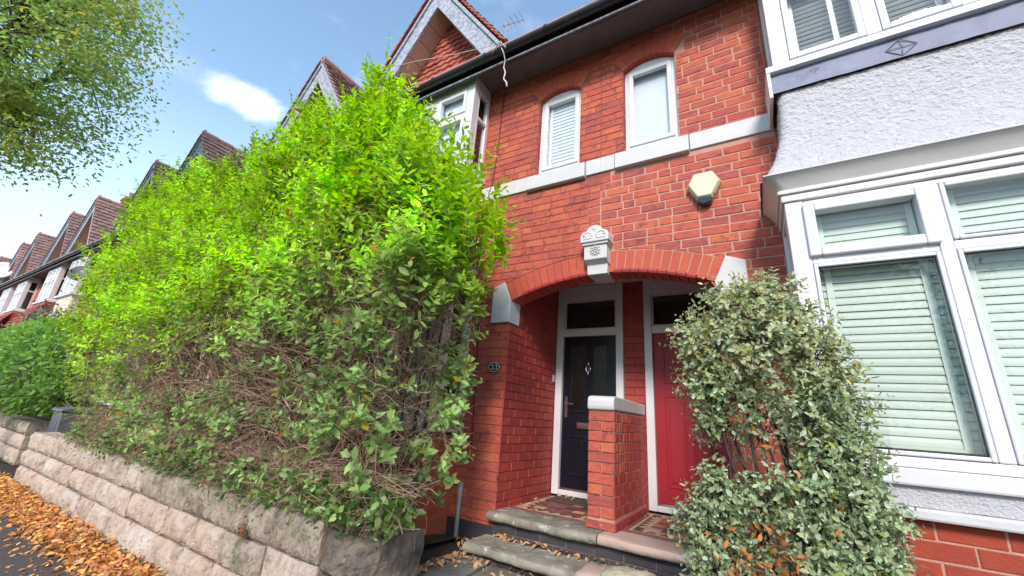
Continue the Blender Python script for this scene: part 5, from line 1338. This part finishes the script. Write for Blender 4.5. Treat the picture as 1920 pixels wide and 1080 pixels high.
# single sprays reaching out over the wall and the path
m = 34; P = np.stack([rng.uniform(-2.9, -1.9, m), rng.uniform(1.95, 2.3, m), rng.uniform(.80, 1.05, m)], 1)
D = unit(np.stack([rng.normal(scale=.5, size=m)+.1, -.7+rng.normal(scale=.2, size=m), rng.normal(scale=.3, size=m)-.35], 1))
poly, a, b_, c, L, Wd, I, T = shoots(P, D, rng.uniform(.10, .2, m), 4, .066, .036, rng, sag=.4)
ALL.append((a, b_, c, L, Wd, np.array((.09, .2, .035))*(.7+.6*rng.rand(len(I), 1))*(1+.2*(rng.rand(len(I), 3)-.5))))
tubes_np('shoots', poly, np.tile(np.array([.0024, .002, .0016, .001])[None], (m, 1)), M_twig, hedge, 'stuff')
A = [np.concatenate([q[i] for q in ALL]) for i in range(6)]
sz_ = np.interp(A[0][:, 0], [-6, -4, -2], [1.0, 1.08, 1.25]); A[3] = A[3]*sz_; A[4] = A[4]*sz_
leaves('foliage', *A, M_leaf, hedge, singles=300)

# the grey-green shrub in front of the crimson door
rng = np.random.RandomState(5)
shrub = thing('evergreen_shrub', 'grey-green leafy shrub with bare stems and orange dead leaves before the crimson door', 'shrub', (.1, 2.5, .4))
CL = [(-.10, 2.42, 2.12, .20, 160), (.06, 2.46, 2.18, .19, 150), (-.24, 2.40, 1.95, .17, 130), (-.02, 2.34, 1.92, .22, 170), (.18, 2.46, 2.05, .17, 120), (.24, 2.42, 1.86, .17, 120), (-.22, 2.40, 1.74, .17, 110),
      (-.05, 2.42, 1.72, .18, 80), (.28, 2.44, 1.70, .16, 90), (.30, 2.42, 1.58, .12, 55), (.17, 2.36, 1.60, .15, 75), (-.22, 2.48, 1.55, .12, 45), (-.02, 2.5, 1.52, .16, 30), (.22, 2.38, 1.44, .15, 65), (.32, 2.40, 1.42, .11, 45),
      (-.20, 2.36, 1.22, .15, 100), (-.02, 2.34, 1.24, .13, 45), (.15, 2.34, 1.26, .15, 80), (.32, 2.38, 1.24, .14, 90), (-.28, 2.38, 1.06, .16, 120), (-.22, 2.36, .90, .16, 110), (-.12, 2.4, 1.02, .13, 30), (.02, 2.42, .95, .13, 10),
      (.12, 2.32, 1.08, .15, 80), (.25, 2.34, 1.10, .14, 80), (.34, 2.38, 1.16, .11, 60), (.16, 2.30, .94, .15, 90), (.27, 2.34, .96, .14, 80), (.36, 2.40, 1.0, .10, 50), (-.26, 2.40, .76, .15, 70), (.18, 2.34, .80, .15, 70), (.32, 2.4, .84, .12, 50), (.0, 2.45, .8, .12, 30)]
rt = Vector((.10, 2.52, .38)); trunk = MB(); tw_p, tw_r = [], []
rn = random.Random(4)
for ci, (cx, cy, cz, r, n) in enumerate(CL):
    s = rt+Vector((rn.uniform(-.14, .14), rn.uniform(-.06, .06), 0)); e = Vector((cx, cy+.02, cz)); mid_ = s.lerp(e, .5)+Vector((rn.uniform(-.06, .06), rn.uniform(-.02, .08), .05))
    pts = [s, s.lerp(mid_, .5)+Vector((rn.uniform(-.02, .02), 0, 0)), mid_, mid_.lerp(e, .5)+Vector((rn.uniform(-.02, .02), rn.uniform(-.02, .02), 0)), e]
    trunk.tube(pts, [.015, .0125, .010, .007, .004], 5)
obj('stems', trunk, M_twig_d, shrub, 'stuff', smooth=True)
P = []; C0 = []
for cx, cy, cz, r, n in CL:
    g = unit(rng.normal(size=(n*2, 3)))*(r*rng.uniform(.35, 1.12, (n*2, 1)))
    g[:, 1] *= .8; P.append(g+np.array([cx, cy, cz])); C0.append(np.tile(np.array([[cx, cy, cz]]), (n*2, 1)))
P = np.concatenate(P); C0 = np.concatenate(C0); n = len(P)
O = unit(P-C0); D = unit(O+np.array([0, -.25, .1])+rng.normal(scale=.5, size=(n, 3)))
ts = np.linspace(0, 1, 4); Q = C0+(P-C0)*.25; bend = rng.normal(scale=.03, size=(n, 3))
k = rng.rand(n) < .6
poly = np.stack([Q+(P-Q)*t+bend*math.sin(t*3) for t in ts], 1)[k]
tubes_np('twigs', poly, rng.uniform(.0010, .0024, len(poly))[:, None]*np.linspace(1.2, .6, 4)[None], M_twig_d, shrub, 'stuff')
l = rng.uniform(.035, .085, n); poly, a, b_, c, L, Wd, I, T = shoots(P-D*.03, D, l, 3, .034, .021, rng, spread=1.0)
cc = np.array((.33, .41, .21))*(.55+.8*rng.rand(len(I), 1))*(1+.15*(rng.rand(len(I), 3)-.5))
hi = (P[I, 2] > 1.75) & (rng.rand(len(I)) < .5); cc[hi] = np.array((.48, .46, .22))*(.7+.6*rng.rand(int(hi.sum()), 1))
pale = rng.rand(len(I)) < .22; cc[pale] = np.array((.50, .58, .40))*(.8+.4*rng.rand(int(pale.sum()), 1))
yl = rng.rand(len(I)) < .03; cc[yl] = (.36, .36, .07)
leaves('foliage', a, b_, c, L, Wd, cc, M_leaf_dull, shrub, singles=300)
# dead orange leaves caught in it
m = 230; g = rng.normal(size=(m, 3))*np.array([.085, .04, .12])+np.array([-.05, 2.22, .90]); g2 = rng.normal(size=(40, 3))*np.array([.12, .05, .2])+np.array([.02, 2.36, 1.2]); g = np.concatenate([g, g2])
m = len(g); leaves('dead_leaves', g, unit(rng.normal(size=(m, 3))), unit(rng.normal(size=(m, 3))), rng.uniform(.025, .045, m), rng.uniform(.012, .022, m), np.array((.48, .16, .05))*(.6+.7*rng.rand(m, 1)), M_dry, shrub, curl=.35)

# the rounded clipped bush further along
rng = np.random.RandomState(8)
bush = thing('clipped_bush', 'rounded dense green bush behind the stone wall end at the left edge', 'bush', (-15, 2.6, .6))
n = 11000; P = rng.uniform((-19.6, 1.9, .9), (-11.3, 3.1, 3.05), (n*6, 3))
q = np.abs((P-np.array([-15.4, 2.75, 1.6]))/np.array([4.1, .95, 1.33]))**2.6; s = q.sum(1)+.12*np.sin(P[:, 0]*4)*np.sin(P[:, 2]*5); k = (s < 1) & (s > .62); P = P[k][:n]; n = len(P)
O = unit((P-np.array([-15.4, 2.75, 1.6]))/np.array([4.1, .95, 1.33])**2+np.array([0, 0, .05])); D = unit(O+rng.normal(scale=.6, size=(n, 3)))
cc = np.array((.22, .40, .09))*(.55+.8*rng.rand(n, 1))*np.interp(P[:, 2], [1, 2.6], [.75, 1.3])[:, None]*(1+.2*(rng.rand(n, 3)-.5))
leaves('foliage', P, D, unit(O+rng.normal(scale=.4, size=(n, 3))), rng.uniform(.09, .14, n), rng.uniform(.05, .075, n), cc, M_leaf, bush)
st = MB(); rn = random.Random(2)
for i in range(14):
    x = rn.uniform(-18.5, -12.3); st.tube([(x, 2.8, .3), (x+rn.uniform(-.1, .1), 2.75, 1.1), (x+rn.uniform(-.4, .4), 2.7, 2.1)], [.05, .04, .015], 6)
obj('stems', st, M_twig_d, bush, 'stuff')
q = MB(); q.add([(-18.9+7.2*((i % 9)/8), 2.75+.5*math.sin(i*2.1)*.3, .75+1.9*(i//9)/5) for i in range(54)], [(r*9+i, r*9+i+1, (r+1)*9+i+1, (r+1)*9+i) for r in range(5) for i in range(8)]); obj('inner_growth', q, M_twig_d, bush)
# grey climbing plant above the bush, against the bays
rng = np.random.RandomState(14)
cl = thing('climbing_plant', 'grey-green loose climber between the far bay windows and the rounded bush', 'plant', (-17.5, 2.75, 2.0))
n = 900; P = rng.normal(size=(n, 3))*np.array([.9, .16, .24])+np.array([-17.2, 2.72, 3.05])
cc = np.array((.15, .19, .12))*(.6+.8*rng.rand(n, 1)); leaves('foliage', P, unit(rng.normal(size=(n, 3))), unit(rng.normal(size=(n, 3))+np.array([0, -1, 1])), rng.uniform(.07, .12, n), rng.uniform(.04, .06, n), cc, M_leaf_dull, cl)
st = MB(); 
for i in range(10): x = -18.6+.3*i; st.tube([(x, 2.85, .6), (x+.1, 2.8, 2.0), (x+.3*math.sin(i), 2.74, 3.2+.2*math.cos(i*2))], [.02, .014, .005], 5)
obj('stems', st, M_twig_d, cl, 'stuff')
# small ferny weed rooted in a wall joint
rng = np.random.RandomState(15)
wd_ = thing('wall_weed', 'thin dry weed with small leaves growing from a joint of the sandstone wall', 'weed', (-3.42, 1.98, .49))
m = 7; D = unit(np.stack([rng.normal(scale=.5, size=m), np.full(m, -.25), np.ones(m)], 1)); P = np.tile(np.array([[-3.42, 1.985, .49]]), (m, 1))+rng.normal(scale=.012, size=(m, 3))
poly, a, b_, c, L, Wd, I, T = shoots(P, D, np.array([.5, .2, .16, .3, .12, .14, .1]), 5, .035, .018, rng, sag=.3)
tubes_np('stalks', poly, np.tile(np.array([.003, .0025, .002, .001])[None], (m, 1)), M_twig, wd_)
cc = np.array((.12, .16, .06))*(.7+.6*rng.rand(len(I), 1)); cc[I % 2 == 0] = (.36, .12, .06); leaves('foliage', a, b_, c, L, Wd, cc, M_leaf_dull, wd_)

# street tree, its crown hanging over the pavement at the upper left
rng = np.random.RandomState(33)
tree = thing('street_tree', 'broad street tree with yellow-green crown hanging in at the upper left', 'tree', (-12.5, -.7, 0))
rn = random.Random(6); tk = MB(); T0 = Vector((-12.5, -.7, 0))
tk.tube([T0, T0+Vector((.05, 0, .5)), T0+Vector((.15, .05, 2.2)), T0+Vector((.4, .1, 3.8))], [.32, .25, .2, .17], 10)
obj('trunk', tk, M_bark, tree, smooth=True)
cen = []; br = MB()
CC = Vector((-11.3, .05, 7.75)); RR = Vector((2.4, 1.45, 2.75))
fork = T0+Vector((.4, .1, 3.8))
main = []
for i in range(8):
    th = i*.8; e = CC+Vector((RR.x*.55*math.cos(th), RR.y*.55*math.sin(th), RR.z*(.1+.5*math.sin(i*1.7)))); mid_ = fork.lerp(e, .5)+Vector((0, 0, .5))
    br.tube([fork, fork.lerp(mid_, .5)+Vector((0, 0, .2)), mid_, mid_.lerp(e, .5)+Vector((0, 0, .12)), e], [.11, .085, .06, .045, .025], 6); main.append((mid_, e))
while len(cen) < 260:
    p = Vector((rn.uniform(-1, 1), rn.uniform(-1, 1), rn.uniform(-1, 1)))
    if p.length > 1 or p.length < .3: continue
    c = CC+Vector((p.x*RR.x, p.y*RR.y, p.z*RR.z)); c += Vector((.25*nz3(c.x, c.y, c.z, .9), .2*nz3(c.y, c.z, c.x, .9), .3*nz3(c.z, c.x, c.y, .9))); cen.append(c)
    mid_, e = min(main, key=lambda t: (t[1]-c).length); s = mid_.lerp(e, rn.uniform(.4, 1))
    m2_ = s.lerp(c, .55)+Vector((0, 0, .15)); br.tube([s, m2_, c, c+(c-s).normalized()*.2-Vector((0, 0, .1))], [.022, .014, .008, .004], 4)
obj('limbs', br, M_bark, tree, 'stuff', smooth=True)
P = []; 
for c in cen:
    n = rn.randint(90, 160); o = (c-CC).normalized(); g = rng.normal(size=(n, 3))*np.array([.34, .30, .17]); g += np.outer(rng.uniform(0, .45, n), np.array([o.x, o.y, o.z*.4-.35])); P.append(g+np.array(c))
P = np.concatenate(P); n = len(P)
cc = np.array((.31, .46, .13))*(.6+.75*rng.rand(n, 1))*(1+.2*(rng.rand(n, 3)-.5)); cn = np_noise(P, .7, 9)
yl = (cn > .12) & (rng.rand(n) < .5); cc[yl] = np.array((.48, .48, .09))*(.7+.5*rng.rand(int(yl.sum()), 1))
leaves('crown', P, unit(rng.normal(size=(n, 3))*np.array([1, 1, .5])+np.array([.3, 0, -.3])), unit(rng.normal(size=(n, 3))*.6+np.array([0, 0, 1])), rng.uniform(.065, .11, n), rng.uniform(.035, .055, n), cc, M_leaf_t, tree)

# street tree on the other side of the road, met only in the window panes
rng = np.random.RandomState(51); rn = random.Random(16)
t2 = thing('street_tree', 'low round dark street tree across the road, mirrored in the bay window panes', 'tree', (2.6, -9.2, 0))
T0 = Vector((2.6, -9.2, -.0)); q = MB(); q.tube([T0, T0+Vector((0, 0, .6)), T0+Vector((.1, 0, 2.4)), T0+Vector((-.1, .1, 4.4)), T0+Vector((0, 0, 6.4))], [.34, .26, .21, .15, .05], 9); obj('trunk', q, M_bark, t2, smooth=True)
br = MB(); P = []
for i in range(150):
    th = rn.uniform(0, 6.28); z = rn.uniform(2.5, 7.0); rr = rn.uniform(.4, 2.9)*math.sin(math.pi*min(1, max(.08, (z-1.9)/5.6)))
    c = T0+Vector((rr*math.cos(th), rr*math.sin(th), z)); b0 = T0+Vector((0, 0, max(2.4, z-.45*rr-.6))); br.tube([b0, b0.lerp(c, .5)+Vector((0, 0, .1)), c], [.05, .03, .008], 4)
    P.append(rng.normal(size=(70, 3))*np.array([.42, .42, .28])+np.array(c))
obj('limbs', br, M_bark, t2, 'stuff'); P = np.concatenate(P); n = len(P); cc = np.array((.07, .13, .035))*(.6+.8*rng.rand(n, 1))
leaves('crown', P, unit(rng.normal(size=(n, 3))), unit(rng.normal(size=(n, 3))*.7+np.array([0, 0, 1])), rng.uniform(.11, .19, n), rng.uniform(.06, .10, n), cc, M_leaf, t2)

# ------------------------------------------------------------------ fallen leaves
rng = np.random.RandomState(40)
def litter(name, label, P, m_, Lr=(.032, .088), tone=None):
    n = len(P); D = rng.normal(size=(n, 3))*np.array([1, 1, .25]); N = rng.normal(scale=.45, size=(n, 3))+np.array([0, 0, 1.])
    t = rng.rand(n); base = np.where(t[:, None] < .42, np.array([[.68, .36, .10]]), np.where(t[:, None] < .72, np.array([[.60, .25, .08]]), np.where(t[:, None] < .9, np.array([[.42, .17, .09]]), np.array([[.58, .42, .22]]))))
    if tone is not None: base = base*.3+np.array(tone)*.7
    L = rng.uniform(*Lr, n); o = leaves(name, P, D, N, L, L*rng.uniform(.3, .55, n), base*(.8+.65*rng.rand(n, 1)), m_, None, 'stuff', curl=.5, fold=.35)
    o['label'] = label; o['category'] = 'leaf litter'; return o
n = 12000; x = rng.uniform(-14, -1.8, n); d = rng.uniform(0, .34, n)+np.abs(rng.normal(scale=.08, size=n))+(rng.rand(n) < .08)*rng.uniform(0, .5, n); z = np.clip(.075-.11*d, .004, 1)*rng.uniform(.1, 1, n)
litter('fallen_leaves', 'drift of orange and yellow fallen leaves along the foot of the sandstone wall', np.stack([x, 2.02-d, z+.006], 1), M_dry)
n = 1500; x = rng.uniform(-12, 0, n); y = rng.uniform(-1.2, 1.7, n); litter('scattered_leaves', 'scattered fallen leaves over the dark pavement', np.stack([x, y, np.full(n, .012)], 1), M_dry)
def strips(spec):
    P = []
    for n, x0, x1, y0, y1, z0, z1 in spec: P.append(rng.uniform((x0, y0, z0), (x1, y1, z1), (n, 3)))
    return np.concatenate(P)
litter('path_leaves', 'curled tan leaves gathered on the steps, porch and garden path', strips([(60, -2.5, -2.2, 3.36, 3.5, .41, .45), (90, -2.28, -2.2, 2.5, 3.3, .41, .44), (70, -2.15, -1.2, 3.42, 3.475, .505, .53), (26, -1.2, -.3, 3.40, 3.47, .505, .54),
    (40, -2.34, -2.0, 2.12, 2.5, .41, .45), (12, -2.15, -1.9, 3.7, 4.3, .71, .72), (25, -2.08, -1.4, 4.45, 4.62, .725, .74), (20, -1.08, -.6, 4.3, 4.6, .71, .725), (60, -2.2, -1.0, 2.9, 3.12, .41, .43), (50, -2.3, -1.95, 2.9, 3.4, .41, .43)]), M_dry, (.035, .07), (.46, .29, .16))
